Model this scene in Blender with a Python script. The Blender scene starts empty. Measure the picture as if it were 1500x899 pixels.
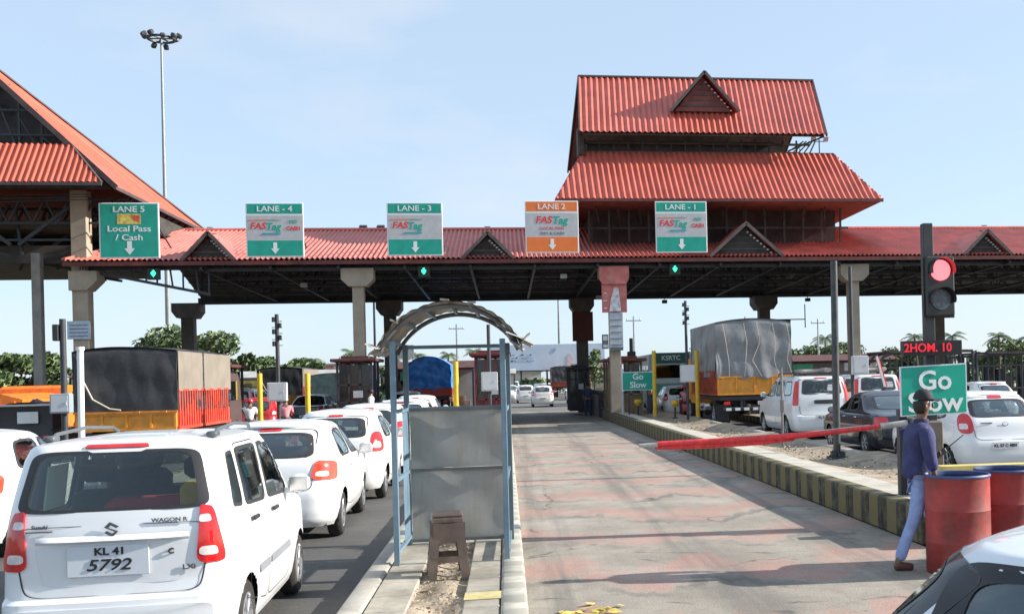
import bpy, math, random
from mathutils import Vector, Matrix
R = math.radians
C = bpy.context.scene.collection
sc = bpy.context.scene

# ------------------------------------------------------------------ camera, sky, sun, exposure
TH, RO, FPX, EYE = R(8.5), R(1.4), 1500.0, 1.98
cam_data = bpy.data.cameras.new('camera'); cam = bpy.data.objects.new('camera', cam_data); C.objects.link(cam)
fw = Vector((math.sin(TH), math.cos(TH), 0)); rt0 = Vector((math.cos(TH), -math.sin(TH), 0)); up0 = Vector((0, 0, 1))
rt = rt0*math.cos(RO) - up0*math.sin(RO); up = rt0*math.sin(RO) + up0*math.cos(RO)
cam.matrix_world = Matrix(((rt.x, up.x, -fw.x, 0), (rt.y, up.y, -fw.y, 0), (rt.z, up.z, -fw.z, EYE), (0, 0, 0, 1)))
cam_data.sensor_width = 36; cam_data.lens = 36*FPX/1500
PX = 742 + FPX*math.tan(TH)*math.cos(RO); PY = 557 - FPX*math.tan(TH)*math.sin(RO)
cam_data.shift_x = (750-PX)/1500; cam_data.shift_y = (PY-449.5)/1500
cam_data.clip_end = 3000; cam_data.clip_start = .05
sc.camera = cam

SUN_EL, SUN_AZ = R(25), R(-4)              # azimuth measured from +X towards +Y
sd = Vector((math.cos(SUN_EL)*math.cos(SUN_AZ), math.cos(SUN_EL)*math.sin(SUN_AZ), math.sin(SUN_EL)))
w = bpy.data.worlds.new('World'); sc.world = w; w.use_nodes = True
nt = w.node_tree; N, Lk = nt.nodes, nt.links
bg = N['Background']
sky = N.new('ShaderNodeTexSky'); sky.sky_type = 'NISHITA'; sky.sun_disc = False
sky.sun_elevation = SUN_EL; sky.sun_rotation = math.atan2(sd.x, sd.y)
sky.air_density = .9; sky.dust_density = .7; sky.ozone_density = 1.5
tc = N.new('ShaderNodeTexCoord'); mp = N.new('ShaderNodeMapping'); mp.inputs['Scale'].default_value = (1, 1, 2.6)
nz = N.new('ShaderNodeTexNoise'); nz.inputs['Scale'].default_value = 3.2; nz.inputs['Detail'].default_value = 6; nz.inputs['Roughness'].default_value = .55
cr = N.new('ShaderNodeValToRGB'); cr.color_ramp.elements[0].position = .52; cr.color_ramp.elements[1].position = .78
cr.color_ramp.elements[0].color = (0, 0, 0, 1); cr.color_ramp.elements[1].color = (.5, .5, .5, 1)
pale = N.new('ShaderNodeMixRGB'); pale.inputs[0].default_value = .7; pale.inputs[2].default_value = (2.6, 3.25, 4.0, 1)
mx = N.new('ShaderNodeMixRGB'); mx.inputs[2].default_value = (3.6, 3.7, 3.8, 1)
Lk.new(tc.outputs['Generated'], mp.inputs[0]); Lk.new(mp.outputs[0], nz.inputs['Vector']); Lk.new(nz.outputs[0], cr.inputs[0])
Lk.new(cr.outputs[0], mx.inputs[0]); Lk.new(sky.outputs[0], pale.inputs[1]); Lk.new(pale.outputs[0], mx.inputs[1]); Lk.new(mx.outputs[0], bg.inputs[0])
bg.inputs[1].default_value = .128
sl = bpy.data.lights.new('sun', 'SUN'); sl.energy = 4.6; sl.angle = R(.55); sl.color = (1, .94, .85)
sun = bpy.data.objects.new('sun', sl); C.objects.link(sun); sun.rotation_euler = sd.to_track_quat('Z', 'Y').to_euler()
sc.view_settings.view_transform = 'Standard'; sc.view_settings.look = 'None'; sc.view_settings.gamma = 1
sc.view_settings.exposure = .95
sc.render.engine = 'CYCLES'
sc.cycles.max_bounces = 6; sc.cycles.transparent_max_bounces = 12

# ------------------------------------------------------------------ materials
MC = {}
def M(name, col=(.5, .5, .5), rough=.6, metal=0, var=.12, scale=3, bump=0, coat=0, dirt=0, dcol=(.16, .13, .1), emit=0, ior=None, bscale=None, stretch=None):
    if name in MC: return MC[name]
    m = bpy.data.materials.new(name); MC[name] = m; m.use_nodes = True
    n, l = m.node_tree.nodes, m.node_tree.links
    b = n['Principled BSDF']; b.inputs['Roughness'].default_value = rough; b.inputs['Metallic'].default_value = metal
    b.inputs['Coat Weight'].default_value = coat; b.inputs['Coat Roughness'].default_value = .05
    t = n.new('ShaderNodeTexCoord'); z = n.new('ShaderNodeTexNoise'); z.inputs['Scale'].default_value = scale
    z.inputs['Detail'].default_value = 5; z.inputs['Roughness'].default_value = .6
    l.new(t.outputs['Object'], z.inputs['Vector'])
    r = n.new('ShaderNodeValToRGB'); r.color_ramp.elements[0].position = .32; r.color_ramp.elements[1].position = .68
    r.color_ramp.elements[0].color = tuple(c*(1-var) for c in col)+(1,)
    r.color_ramp.elements[1].color = tuple(min(1, c*(1+var)) for c in col)+(1,)
    l.new(z.outputs[0], r.inputs[0]); out = r.outputs[0]
    if dirt:
        z2 = n.new('ShaderNodeTexNoise'); z2.inputs['Scale'].default_value = scale*.6+.9; z2.inputs['Detail'].default_value = 8; z2.inputs['Roughness'].default_value = .7
        if stretch:
            q_ = n.new('ShaderNodeMapping'); q_.inputs['Scale'].default_value = stretch; l.new(t.outputs['Object'], q_.inputs[0]); l.new(q_.outputs[0], z2.inputs['Vector'])
        else: l.new(t.outputs['Object'], z2.inputs['Vector'])
        r2 = n.new('ShaderNodeValToRGB'); r2.color_ramp.elements[0].position = .48; r2.color_ramp.elements[1].position = .72
        r2.color_ramp.elements[0].color = (0, 0, 0, 1); r2.color_ramp.elements[1].color = (dirt, dirt, dirt, 1)
        l.new(z2.outputs[0], r2.inputs[0])
        mm = n.new('ShaderNodeMixRGB'); l.new(r2.outputs[0], mm.inputs[0]); l.new(out, mm.inputs[1]); mm.inputs[2].default_value = dcol+(1,)
        out = mm.outputs[0]
    l.new(out, b.inputs['Base Color'])
    if emit:
        b.inputs['Emission Color'].default_value = col+(1,); b.inputs['Emission Strength'].default_value = emit
    if bump:
        z3 = n.new('ShaderNodeTexNoise'); z3.inputs['Scale'].default_value = bscale or scale*6; z3.inputs['Detail'].default_value = 6
        l.new(t.outputs['Object'], z3.inputs['Vector'])
        bp = n.new('ShaderNodeBump'); bp.inputs['Strength'].default_value = bump; bp.inputs['Distance'].default_value = .02
        l.new(z3.outputs[0], bp.inputs['Height']); l.new(bp.outputs[0], b.inputs['Normal'])
    return m

def glass_mat(name, tint=(.32, .38, .36), refl=.16, op=0.0):
    if name in MC: return MC[name]
    m = bpy.data.materials.new(name); MC[name] = m; m.use_nodes = True
    n, l = m.node_tree.nodes, m.node_tree.links; n.clear()
    o = n.new('ShaderNodeOutputMaterial'); g = n.new('ShaderNodeBsdfGlossy'); g.inputs['Roughness'].default_value = .03
    g.inputs['Color'].default_value = (.85, .93, .95, 1)
    t = n.new('ShaderNodeBsdfTransparent'); t.inputs['Color'].default_value = tint+(1,)
    fr = n.new('ShaderNodeLayerWeight'); fr.inputs[0].default_value = .35
    mr = n.new('ShaderNodeMapRange'); mr.inputs[3].default_value = refl; mr.inputs[4].default_value = .85
    l.new(fr.outputs['Facing'], mr.inputs[0])
    x = n.new('ShaderNodeMixShader'); l.new(mr.outputs[0], x.inputs[0]); l.new(t.outputs[0], x.inputs[1]); l.new(g.outputs[0], x.inputs[2])
    l.new(x.outputs[0], o.inputs[0]); return m

# ------------------------------------------------------------------ mesh helpers
class MB:
    def __init__(s): s.v = []; s.f = []; s.m = []; s.cur = 0
    def add(s, vs, fs):
        k = len(s.v); s.v += [tuple(p) for p in vs]; s.f += [tuple(i+k for i in f) for f in fs]; s.m += [s.cur]*len(fs)
    def box(s, c, d, rot=None, taper=1.0, bev=0):
        hx, hy, hz = d[0]/2, d[1]/2, d[2]/2
        if bev and min(d) > 2*bev:
            pts = []
            for z, k in ((-hz, 1), (-hz+bev, 0), (hz-bev, 0), (hz, 1)):
                ix, iy = hx-(bev if k else 0), hy-(bev if k else 0)
                b = bev*.7 if not k else bev*.4
                pts += [(-ix+b, -iy, z), (ix-b, -iy, z), (ix, -iy+b, z), (ix, iy-b, z), (ix-b, iy, z), (-ix+b, iy, z), (-ix, iy-b, z), (-ix, -iy+b, z)]
            fs = [tuple(range(7, -1, -1)), tuple(range(24, 32))]
            for r in range(3):
                for i in range(8): fs.append((r*8+i, r*8+(i+1) % 8, r*8+8+(i+1) % 8, r*8+8+i))
        else:
            pts = [(x*hx*(taper if z > 0 else 1), y*hy*(taper if z > 0 else 1), z*hz) for z in (-1, 1) for x, y in ((-1, -1), (1, -1), (1, 1), (-1, 1))]
            fs = [(3, 2, 1, 0), (4, 5, 6, 7), (0, 1, 5, 4), (1, 2, 6, 5), (2, 3, 7, 6), (3, 0, 4, 7)]
        mt = rot if rot is not None else Matrix.Identity(3)
        s.add([(mt @ Vector(p))+Vector(c) for p in pts], fs); return s
    def ab(s, a, b, bev=0):
        return s.box([(a[i]+b[i])/2 for i in range(3)], [abs(b[i]-a[i]) for i in range(3)], bev=bev)
    def cyl(s, p0, p1, r0, r1=None, n=10, cap=True):
        r1 = r0 if r1 is None else r1; p0, p1 = Vector(p0), Vector(p1); d = (p1-p0).normalized()
        a = d.orthogonal().normalized(); b = d.cross(a)
        vs = [p+(a*math.cos(2*math.pi*i/n)+b*math.sin(2*math.pi*i/n))*r for p, r in ((p0, r0), (p1, r1)) for i in range(n)]
        fs = [(i, (i+1) % n, n+(i+1) % n, n+i) for i in range(n)]
        if cap: fs += [tuple(range(n-1, -1, -1)), tuple(range(n, 2*n))]
        s.add(vs, fs); return s
    def bar(s, p0, p1, w, h=None):
        h = h or w; p0, p1 = Vector(p0), Vector(p1); d = (p1-p0); L = d.length; d.normalize()
        a = d.cross(Vector((0, 0, 1)))
        if a.length < .01: a = Vector((1, 0, 0))
        a.normalize(); b = a.cross(d)
        vs = [p+a*x*w/2+b*y*h/2 for p in (p0, p1) for x, y in ((-1, -1), (1, -1), (1, 1), (-1, 1))]
        s.add(vs, [(0, 1, 2, 3), (7, 6, 5, 4), (0, 4, 5, 1), (1, 5, 6, 2), (2, 6, 7, 3), (3, 7, 4, 0)]); return s
    def tube(s, pts, r, n=8):
        for i in range(len(pts)-1): s.cyl(pts[i], pts[i+1], r if not isinstance(r, (list, tuple)) else r[i], r if not isinstance(r, (list, tuple)) else r[i+1], n)
        return s
    def lathe(s, prof, c=(0, 0, 0), axis='z', n=24, closed=False):
        vs = []
        for r, h in prof:
            for i in range(n):
                a = 2*math.pi*i/n
                if axis == 'z': p = (r*math.cos(a), r*math.sin(a), h)
                else: p = (h, r*math.cos(a), r*math.sin(a))
                vs.append((p[0]+c[0], p[1]+c[1], p[2]+c[2]))
        fs = []
        m = len(prof)
        for j in range(m if closed else m-1):
            for i in range(n): fs.append((j*n+i, j*n+(i+1) % n, ((j+1) % m)*n+(i+1) % n, ((j+1) % m)*n+i))
        s.add(vs, fs); return s
    def grid(s, fn, nu, nv):
        vs = [fn(i/nu, j/nv) for j in range(nv+1) for i in range(nu+1)]
        s.add(vs, [(j*(nu+1)+i, j*(nu+1)+i+1, (j+1)*(nu+1)+i+1, (j+1)*(nu+1)+i) for j in range(nv) for i in range(nu)]); return s
    def prism(s, poly, a, b, plane='xz'):
        n = len(poly)
        def P(p, d):
            return (p[0], d, p[1]) if plane == 'xz' else ((p[0], p[1], d) if plane == 'xy' else (d, p[0], p[1]))
        vs = [P(p, a) for p in poly]+[P(p, b) for p in poly]
        s.add(vs, [tuple(range(n)), tuple(range(2*n-1, n-1, -1))]+[(i, n+i, n+(i+1) % n, (i+1) % n) for i in range(n)]); return s
    def build(s, name, mats, parent=None, smooth=0, loc=None, fix=True):
        me = bpy.data.meshes.new(name); me.from_pydata(s.v, [], s.f)
        if not isinstance(mats, (list, tuple)): mats = [mats]
        for m in mats: me.materials.append(m)
        me.polygons.foreach_set('material_index', s.m)
        if fix:
            import bmesh
            bm = bmesh.new(); bm.from_mesh(me); bmesh.ops.recalc_face_normals(bm, faces=bm.faces); bm.to_mesh(me); bm.free()
        if smooth:
            me.polygons.foreach_set('use_smooth', [True]*len(me.polygons)); me.set_sharp_from_angle(angle=R(smooth))
        me.update()
        o = bpy.data.objects.new(name, me); C.objects.link(o)
        if parent: o.parent = parent
        if loc: o.location = loc
        return o

def thing(name, label, cat, loc=(0, 0, 0), rz=0, group=None):
    o = bpy.data.objects.new(name, None); C.objects.link(o); o.location = loc; o.rotation_euler = (0, 0, rz)
    o['label'] = label; o['category'] = cat
    if group: o['group'] = group
    return o
def tag(o, label, cat, group=None):
    o['label'] = label; o['category'] = cat
    if group: o['group'] = group
    return o
def struct(o, kind='structure'): o['kind'] = kind; return o
def kids(o): return [c for c in bpy.data.objects if c.parent == o]
def copy_tree(o, loc, rz, label):
    def cp(x, par):
        c = x.copy(); C.objects.link(c); c.parent = par
        for k in KID.get(x.name) or []: cp(bpy.data.objects[k], c)
        return c
    KID = {}
    for x in bpy.data.objects:
        if x.parent: KID.setdefault(x.parent.name, []).append(x.name)
    c = cp(o, None); c.location = loc; c.rotation_euler = (0, 0, rz); c['label'] = label
    return c
def text(s, size, mat, parent, loc, rot=(R(90), 0, 0), name='lettering', bold=.012, sx=1, ext=.003, italic=0, align='CENTER'):
    cu = bpy.data.curves.new(name, 'FONT'); cu.body = s; cu.size = size; cu.align_x = align; cu.align_y = 'CENTER'
    cu.offset = bold*size; cu.extrude = ext; cu.shear = italic; cu.resolution_u = 3
    t = bpy.data.objects.new(name, cu); C.objects.link(t)
    dg = bpy.context.evaluated_depsgraph_get(); me = bpy.data.meshes.new_from_object(t.evaluated_get(dg))
    bpy.data.objects.remove(t); me.materials.clear(); me.materials.append(mat)
    o = bpy.data.objects.new(name, me); C.objects.link(o); o.parent = parent; o.location = loc; o.rotation_euler = rot; o.scale = (sx, 1, 1)
    return o
def skin(name, pts, edges, rad, mat, parent=None, sub=2, root=0):
    """grow one continuous surface round a skeleton"""
    me = bpy.data.meshes.new(name); me.from_pydata(pts, edges, [])
    o = bpy.data.objects.new(name, me); C.objects.link(o)
    md = o.modifiers.new('s', 'SKIN'); md.use_smooth_shade = True
    for i, r in enumerate(rad):
        r = r if isinstance(r, tuple) else (r, r)
        me.skin_vertices[0].data[i].radius = r
        me.skin_vertices[0].data[i].use_root = (i == root)
    sb = o.modifiers.new('u', 'SUBSURF'); sb.levels = sub; sb.render_levels = sub
    dg = bpy.context.evaluated_depsgraph_get(); m2 = bpy.data.meshes.new_from_object(o.evaluated_get(dg))
    bpy.data.objects.remove(o); m2.materials.clear(); m2.materials.append(mat)
    m2.polygons.foreach_set('use_smooth', [True]*len(m2.polygons))
    o = bpy.data.objects.new(name, m2); C.objects.link(o)
    if parent: o.parent = parent
    return o
# ------------------------------------------------------------------ palette
conc = M('concrete', (.36, .34, .30), .85, var=.2, scale=1.5, bump=.3, dirt=.5, dcol=(.2, .17, .14))
conc_col = M('painted_concrete_column', (.36, .31, .24), .8, var=.12, scale=1.2, bump=.15, dirt=.45, dcol=(.2, .16, .12))
dark_steel = M('dark_painted_steel', (.035, .038, .045), .5, var=.3, scale=2)
grey_steel = M('galvanised_steel', (.33, .35, .37), .45, metal=.6, var=.15, scale=3)
black = M('black_rubber', (.02, .02, .021), .8, var=.2, scale=8)
blackp = M('black_plastic', (.03, .03, .032), .45, var=.15, scale=5)
white = M('white_paint', (.78, .78, .77), .5, var=.04, scale=2, dirt=.15, dcol=(.5, .47, .42))
red_roof = M('red_roof_sheet', (.54, .115, .078), .45, var=.2, scale=.8, dirt=.5, dcol=(.28, .075, .06), stretch=(4.5, .5, .5))
red_roof2 = M('faded_red_roof_sheet', (.56, .155, .12), .5, var=.2, scale=.9, dirt=.5, dcol=(.33, .13, .11), stretch=(4.5, .5, .5))
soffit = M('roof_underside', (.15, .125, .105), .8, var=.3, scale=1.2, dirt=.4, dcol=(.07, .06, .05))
timber = M('dark_timber', (.055, .042, .034), .75, var=.4, scale=3)
yellow = M('yellow_paint', (.68, .44, .03), .5, var=.12, scale=4, dirt=.3, dcol=(.3, .2, .05))
green_sign = M('green_sign_sheet', (.004, .34, .245), .35, var=.12, scale=2, dirt=.25, dcol=(.06, .26, .2), stretch=(3, 1, .5))
orange_sign = M('orange_sign_sheet', (.82, .19, .035), .4, var=.05, scale=3)
sign_white = M('sign_white', (.78, .8, .8), .4, var=.02)
sign_grey = M('sign_silver', (.5, .5, .51), .4, var=.1, scale=3, dirt=.3, dcol=(.36, .34, .32))
letter_red = M('sign_red', (.7, .05, .04), .4, var=.03)
letter_green = M('sign_letter_green', (.01, .36, .25), .4, var=.03)
glass = glass_mat('tinted_glass', (.62, .68, .65), .05); clear = glass_mat('clear_glass', (.6, .68, .66), .12)
dglass = glass_mat('dark_glass', (.08, .09, .09), .2)
red_lens = M('red_lens', (.6, .012, .012), .12, var=.25, scale=14, coat=1)
clear_lens = M('clear_lens', (.72, .66, .64), .15, var=.2, scale=18, coat=1)
plate_w = M('plate_white', (.72, .72, .7), .5, var=.05)
chrome = M('chrome', (.7, .7, .7), .15, metal=1, var=.05)
tyre_m = M('tyre', (.022, .021, .02), .85, var=.3, scale=9, dirt=.5, dcol=(.09, .075, .06))
rim_m = M('wheel_metal', (.42, .42, .43), .35, metal=.7, var=.15, scale=12)
arch_m = M('wheel_housing', (.012, .012, .012), .9)
seat_m = M('seat_cloth', (.05, .048, .05), .9, var=.3, scale=7)
paint_w = M('white_car_paint', (.78, .79, .80), .3, var=.02, scale=1.2, coat=.6, dirt=.3, dcol=(.62, .58, .52))
paint_silver = M('silver_car_paint', (.55, .57, .59), .3, metal=.3, var=.03, coat=.6)
paint_black = M('black_car_paint', (.018, .02, .028), .22, var=.1, coat=.8)
paint_red = M('red_car_paint', (.5, .02, .02), .3, var=.05, coat=.7)

# ------------------------------------------------------------------ ground
def road_mat(name, base, red=False, dark=(.1, .1, .1)):
    m = bpy.data.materials.new(name); m.use_nodes = True; n, l = m.node_tree.nodes, m.node_tree.links
    b = n['Principled BSDF']; b.inputs['Roughness'].default_value = .9
    t = n.new('ShaderNodeTexCoord')
    def noise(sc_, det=6, rg=.6, vec=None):
        z = n.new('ShaderNodeTexNoise'); z.inputs['Scale'].default_value = sc_; z.inputs['Detail'].default_value = det; z.inputs['Roughness'].default_value = rg
        l.new(vec or t.outputs['Object'], z.inputs['Vector']); return z.outputs[0]
    def ramp(src, p0, c0, p1, c1):
        r = n.new('ShaderNodeValToRGB'); r.color_ramp.elements[0].position = p0; r.color_ramp.elements[1].position = p1
        r.color_ramp.elements[0].color = c0+(1,) if len(c0) == 3 else c0; r.color_ramp.elements[1].color = c1+(1,) if len(c1) == 3 else c1
        l.new(src, r.inputs[0]); return r.outputs[0]
    def mix(fac, a, c, bl='MIX'):
        x = n.new('ShaderNodeMixRGB'); x.blend_type = bl
        if isinstance(fac, (int, float)): x.inputs[0].default_value = fac
        else: l.new(fac, x.inputs[0])
        if isinstance(a, tuple): x.inputs[1].default_value = a+(1,)
        else: l.new(a, x.inputs[1])
        if isinstance(c, tuple): x.inputs[2].default_value = c+(1,)
        else: l.new(c, x.inputs[2])
        return x.outputs[0]
    def math_(op, a, b_):
        x = n.new('ShaderNodeMath'); x.operation = op
        for i, q in enumerate((a, b_)):
            if q is None: continue
            if isinstance(q, (int, float)): x.inputs[i].default_value = q
            else: l.new(q, x.inputs[i])
        return x.outputs[0]
    c = ramp(noise(.7), .35, tuple(v*.78 for v in base), .65, tuple(v*1.15 for v in base))
    c = mix(ramp(noise(3.5, 8, .7), .5, (0, 0, 0), .75, (.5, .5, .5)), c, dark)
    if red:
        sx = n.new('ShaderNodeSeparateXYZ'); l.new(t.outputs['Object'], sx.inputs[0])
        mp_ = n.new('ShaderNodeMapping'); mp_.inputs['Scale'].default_value = (.9, .25, 1); l.new(t.outputs['Object'], mp_.inputs[0])
        wob = math_('MULTIPLY', math_('SUBTRACT', noise(1.3, 4, .55, mp_.outputs[0]), .5), 3.4)
        xo = math_('MULTIPLY', math_('ABSOLUTE', math_('SUBTRACT', sx.outputs[0], 2.3), None), -.35)
        y = math_('ADD', math_('ADD', sx.outputs[1], wob), xo)
        wv = math_('SINE', math_('MULTIPLY', y, 2*math.pi/2.35), None)
        band = ramp(math_('ADD', math_('MULTIPLY', wv, .5), .5), .5, (0, 0, 0), .82, (1, 1, 1))
        wear = ramp(noise(1.3, 8, .65), .34, (.3, .3, .3), .58, (1, 1, 1))
        lim = ramp(math_('MULTIPLY', sx.outputs[1], 1/60), .5, (.8, .8, .8), .62, (0, 0, 0))
        k = mix(1, mix(1, band, wear, 'MULTIPLY'), lim, 'MULTIPLY')
        c = mix(math_('MULTIPLY', k, .62), c, (.58, .27, .22))
        # dark joints and tyre marks running with the bands
        wv2 = math_('SINE', math_('ADD', math_('MULTIPLY', y, 2*math.pi/2.35), 1.9), None)
        jt = ramp(math_('ADD', math_('MULTIPLY', wv2, .5), .5), .93, (0, 0, 0), .995, (1, 1, 1))
        c = mix(math_('MULTIPLY', mix(1, jt, ramp(noise(.9, 5), .42, (0, 0, 0), .6, (1, 1, 1)), 'MULTIPLY'), .6), c, (.11, .1, .09))
        pale = ramp(noise(.55, 7, .6), .55, (0, 0, 0), .72, (.55, .55, .55))
        c = mix(pale, c, (.60, .55, .48))
        trk = math_('SINE', math_('MULTIPLY', sx.outputs[0], 2*math.pi/1.65), None)
        mp2 = n.new('ShaderNodeMapping'); mp2.inputs['Scale'].default_value = (3.0, .12, 1); l.new(t.outputs['Object'], mp2.inputs[0])
        tm = mix(1, ramp(math_('ADD', math_('MULTIPLY', trk, .5), .5), .45, (0, 0, 0), .95, (1, 1, 1)), ramp(noise(1.5, 6, .6, mp2.outputs[0]), .4, (0, 0, 0), .62, (1, 1, 1)), 'MULTIPLY')
        c = mix(math_('MULTIPLY', tm, .5), c, (.13, .12, .11))
        spots = ramp(noise(2.6, 5, .55), .66, (0, 0, 0), .72, (.7, .7, .7)); c = mix(spots, c, (.12, .11, .1))
        vo = n.new('ShaderNodeTexVoronoi'); vo.feature = 'DISTANCE_TO_EDGE'; vo.inputs['Scale'].default_value = .42
        wv3 = n.new('ShaderNodeMapping'); l.new(t.outputs['Object'], wv3.inputs[0]); nv = n.new('ShaderNodeTexNoise'); nv.inputs['Scale'].default_value = 2.5; nv.inputs['Detail'].default_value = 5; l.new(t.outputs['Object'], nv.inputs['Vector'])
        av = n.new('ShaderNodeMixRGB'); av.blend_type = 'ADD'; av.inputs[0].default_value = .35; l.new(wv3.outputs[0], av.inputs[1]); l.new(nv.outputs['Color'], av.inputs[2]); l.new(av.outputs[0], vo.inputs['Vector'])
        ck = ramp(vo.outputs['Distance'], .0, (.8, .8, .8), .012, (0, 0, 0)); c = mix(mix(1, ck, ramp(noise(.8, 3), .5, (0, 0, 0), .58, (1, 1, 1)), 'MULTIPLY'), c, (.07, .065, .06))
    fine = ramp(noise(45, 3, .7), .3, (.5, .5, .5), .7, (1.0, 1.0, 1.0))
    c = mix(.7, c, fine, 'MULTIPLY')
    l.new(c, b.inputs['Base Color'])
    bp = n.new('ShaderNodeBump'); bp.inputs['Strength'].default_value = .5; bp.inputs['Distance'].default_value = .015
    l.new(noise(60, 4, .7), bp.inputs['Height']); l.new(bp.outputs[0], b.inputs['Normal'])
    return m
def sheet(name, x0, x1, y0, y1, z, m, nx=1, ny=1, fn=None):
    b = MB(); b.grid(lambda u, v: (x0+u*(x1-x0), y0+v*(y1-y0), z+(fn(x0+u*(x1-x0), y0+v*(y1-y0)) if fn else 0)), nx, ny)
    return struct(b.build(name, m))
asph = road_mat('worn_asphalt', (.115, .11, .105), dark=(.06, .058, .055))
lane_m = road_mat('lane_concrete', (.39, .345, .285), red=True, dark=(.17, .155, .135))
apron_m = road_mat('plaza_concrete', (.19, .18, .165), dark=(.1, .095, .09))
dirt_m = road_mat('dry_earth', (.26, .2, .13), dark=(.12, .11, .05))
grass_m = road_mat('dry_grass', (.14, .15, .06), dark=(.06, .08, .025))
sheet('ground', -1500, 1500, -200, 2500, -.02, grass_m)
sheet('dirt_shoulder', -60, 80, -30, 200, -.012, dirt_m)
sheet('plaza_road', -24, 42, -30, 420, -.006, asph)
sheet('plaza_apron', -24, 42, 44, 62, -.002, apron_m)
sheet('lane_road', .14, 4.6, -4, 64, .002, lane_m, 8, 60)
# far highway carriageway rising gently out of the plaza
sheet('highway', -14, 22, 62, 900, .0, apron_m)

# ------------------------------------------------------------------ islands with painted kerbs
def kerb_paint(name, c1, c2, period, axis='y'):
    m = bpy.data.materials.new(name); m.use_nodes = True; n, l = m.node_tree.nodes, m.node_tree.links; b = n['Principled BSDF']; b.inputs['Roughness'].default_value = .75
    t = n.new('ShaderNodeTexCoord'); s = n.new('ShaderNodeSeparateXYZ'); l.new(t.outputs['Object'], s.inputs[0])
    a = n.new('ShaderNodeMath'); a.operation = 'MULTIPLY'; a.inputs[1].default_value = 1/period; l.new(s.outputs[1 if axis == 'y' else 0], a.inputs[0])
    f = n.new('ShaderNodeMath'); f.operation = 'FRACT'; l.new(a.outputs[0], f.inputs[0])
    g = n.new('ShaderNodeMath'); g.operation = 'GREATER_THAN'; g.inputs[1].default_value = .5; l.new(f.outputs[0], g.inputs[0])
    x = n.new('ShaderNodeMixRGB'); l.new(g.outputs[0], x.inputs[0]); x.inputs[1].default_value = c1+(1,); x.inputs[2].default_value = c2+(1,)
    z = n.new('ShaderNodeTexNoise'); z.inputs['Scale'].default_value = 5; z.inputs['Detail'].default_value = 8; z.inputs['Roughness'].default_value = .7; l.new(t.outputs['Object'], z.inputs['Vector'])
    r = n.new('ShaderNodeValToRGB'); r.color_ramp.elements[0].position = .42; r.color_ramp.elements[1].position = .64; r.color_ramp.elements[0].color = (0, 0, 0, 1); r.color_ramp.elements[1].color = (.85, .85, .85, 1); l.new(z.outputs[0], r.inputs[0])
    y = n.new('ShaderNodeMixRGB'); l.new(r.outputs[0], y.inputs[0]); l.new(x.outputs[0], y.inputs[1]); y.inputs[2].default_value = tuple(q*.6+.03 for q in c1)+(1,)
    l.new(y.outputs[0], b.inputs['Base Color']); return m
kerb_yb = kerb_paint('yellow_black_kerb_paint', (.16, .135, .05), (.016, .017, .015), .62)  # stripe colours darkened for dirt and for shade on the kerb face
kerb_fade = kerb_paint('faded_kerb_paint', (.5, .47, .4), (.33, .31, .26), .55)
sand = M('sandy_earth', (.34, .27, .2), .95, var=.35, scale=2.5, bump=1, bscale=30, dirt=.4, dcol=(.15, .15, .07))
def rock_bits(name, x0, x1, y0, y1, z, n, m, smin, smax, seed=1):
    rnd = random.Random(seed); b = MB()
    for i in range(n):
        x, y = rnd.uniform(x0, x1), rnd.uniform(y0, y1); s = rnd.uniform(smin, smax)
        vs = [Vector((rnd.uniform(-1, 1), rnd.uniform(-1, 1), rnd.uniform(-.3, .8)))*s*.6 for _ in range(6)]
        b.add([(x+v.x, y+v.y, z+v.z) for v in vs], [(0, 1, 2), (0, 2, 3), (0, 3, 4), (1, 2, 5), (2, 3, 5), (3, 4, 5), (0, 1, 4), (1, 5, 4)])
    o = b.build(name, m); o['kind'] = 'stuff'; return o
def kerb_line(b, pts, wid, h, z0=0):
    for i in range(len(pts)-1):
        p, q = Vector(pts[i]+(0,)), Vector(pts[i+1]+(0,)); L = (q-p).length; n = max(1, round(L/1.24)); d = (q-p).normalized(); a = math.atan2(d.y, d.x)
        for k in range(n):
            c = p+d*(k+.5)*L/n
            b.box((c.x, c.y, z0+h/2), (L/n-.012, wid, h), Matrix.Rotation(a, 3, 'Z'), bev=.02)
KH = .42
# right island
isl = thing('traffic_island', 'long raised traffic island with yellow and black striped kerb right of the open lane', 'traffic island', (0, 0, 0), group='traffic islands between the lanes')
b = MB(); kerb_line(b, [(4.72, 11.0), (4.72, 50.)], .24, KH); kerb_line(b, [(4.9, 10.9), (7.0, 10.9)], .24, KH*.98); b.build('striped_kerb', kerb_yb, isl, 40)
b = MB(); kerb_line(b, [(7.1, 11.3), (7.42, 50.)], .2, KH*.8); kerb_line(b, [(4.95, 50.1), (7.4, 50.1)], .2, KH*.8); b.build('plain_kerb', conc, isl, 40)
b = MB(); b.ab((4.83, 11.05, 0), (5.35, 49.9, KH-.02)); b.build('paving_strip', M('pale_island_paving', (.5, .46, .39), .85, var=.15, scale=2, bump=.3, dirt=.4), isl)
b = MB(); b.grid(lambda u, v: (5.34+u*1.95, 11.1+v*38.8, KH-.06-.13*math.sin(math.pi*u)+.05*math.sin(v*60+u*5)*math.sin(v*23)), 14, 240); b.build('sand_fill', sand, isl, 60)
rk = M('rubble_stone', (.32, .28, .22), .9, var=.4, scale=2)
rock_bits('gravel', 5.4, 7.1, 11.5, 40, KH-.15, 1500, rk, .02, .075)
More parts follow.
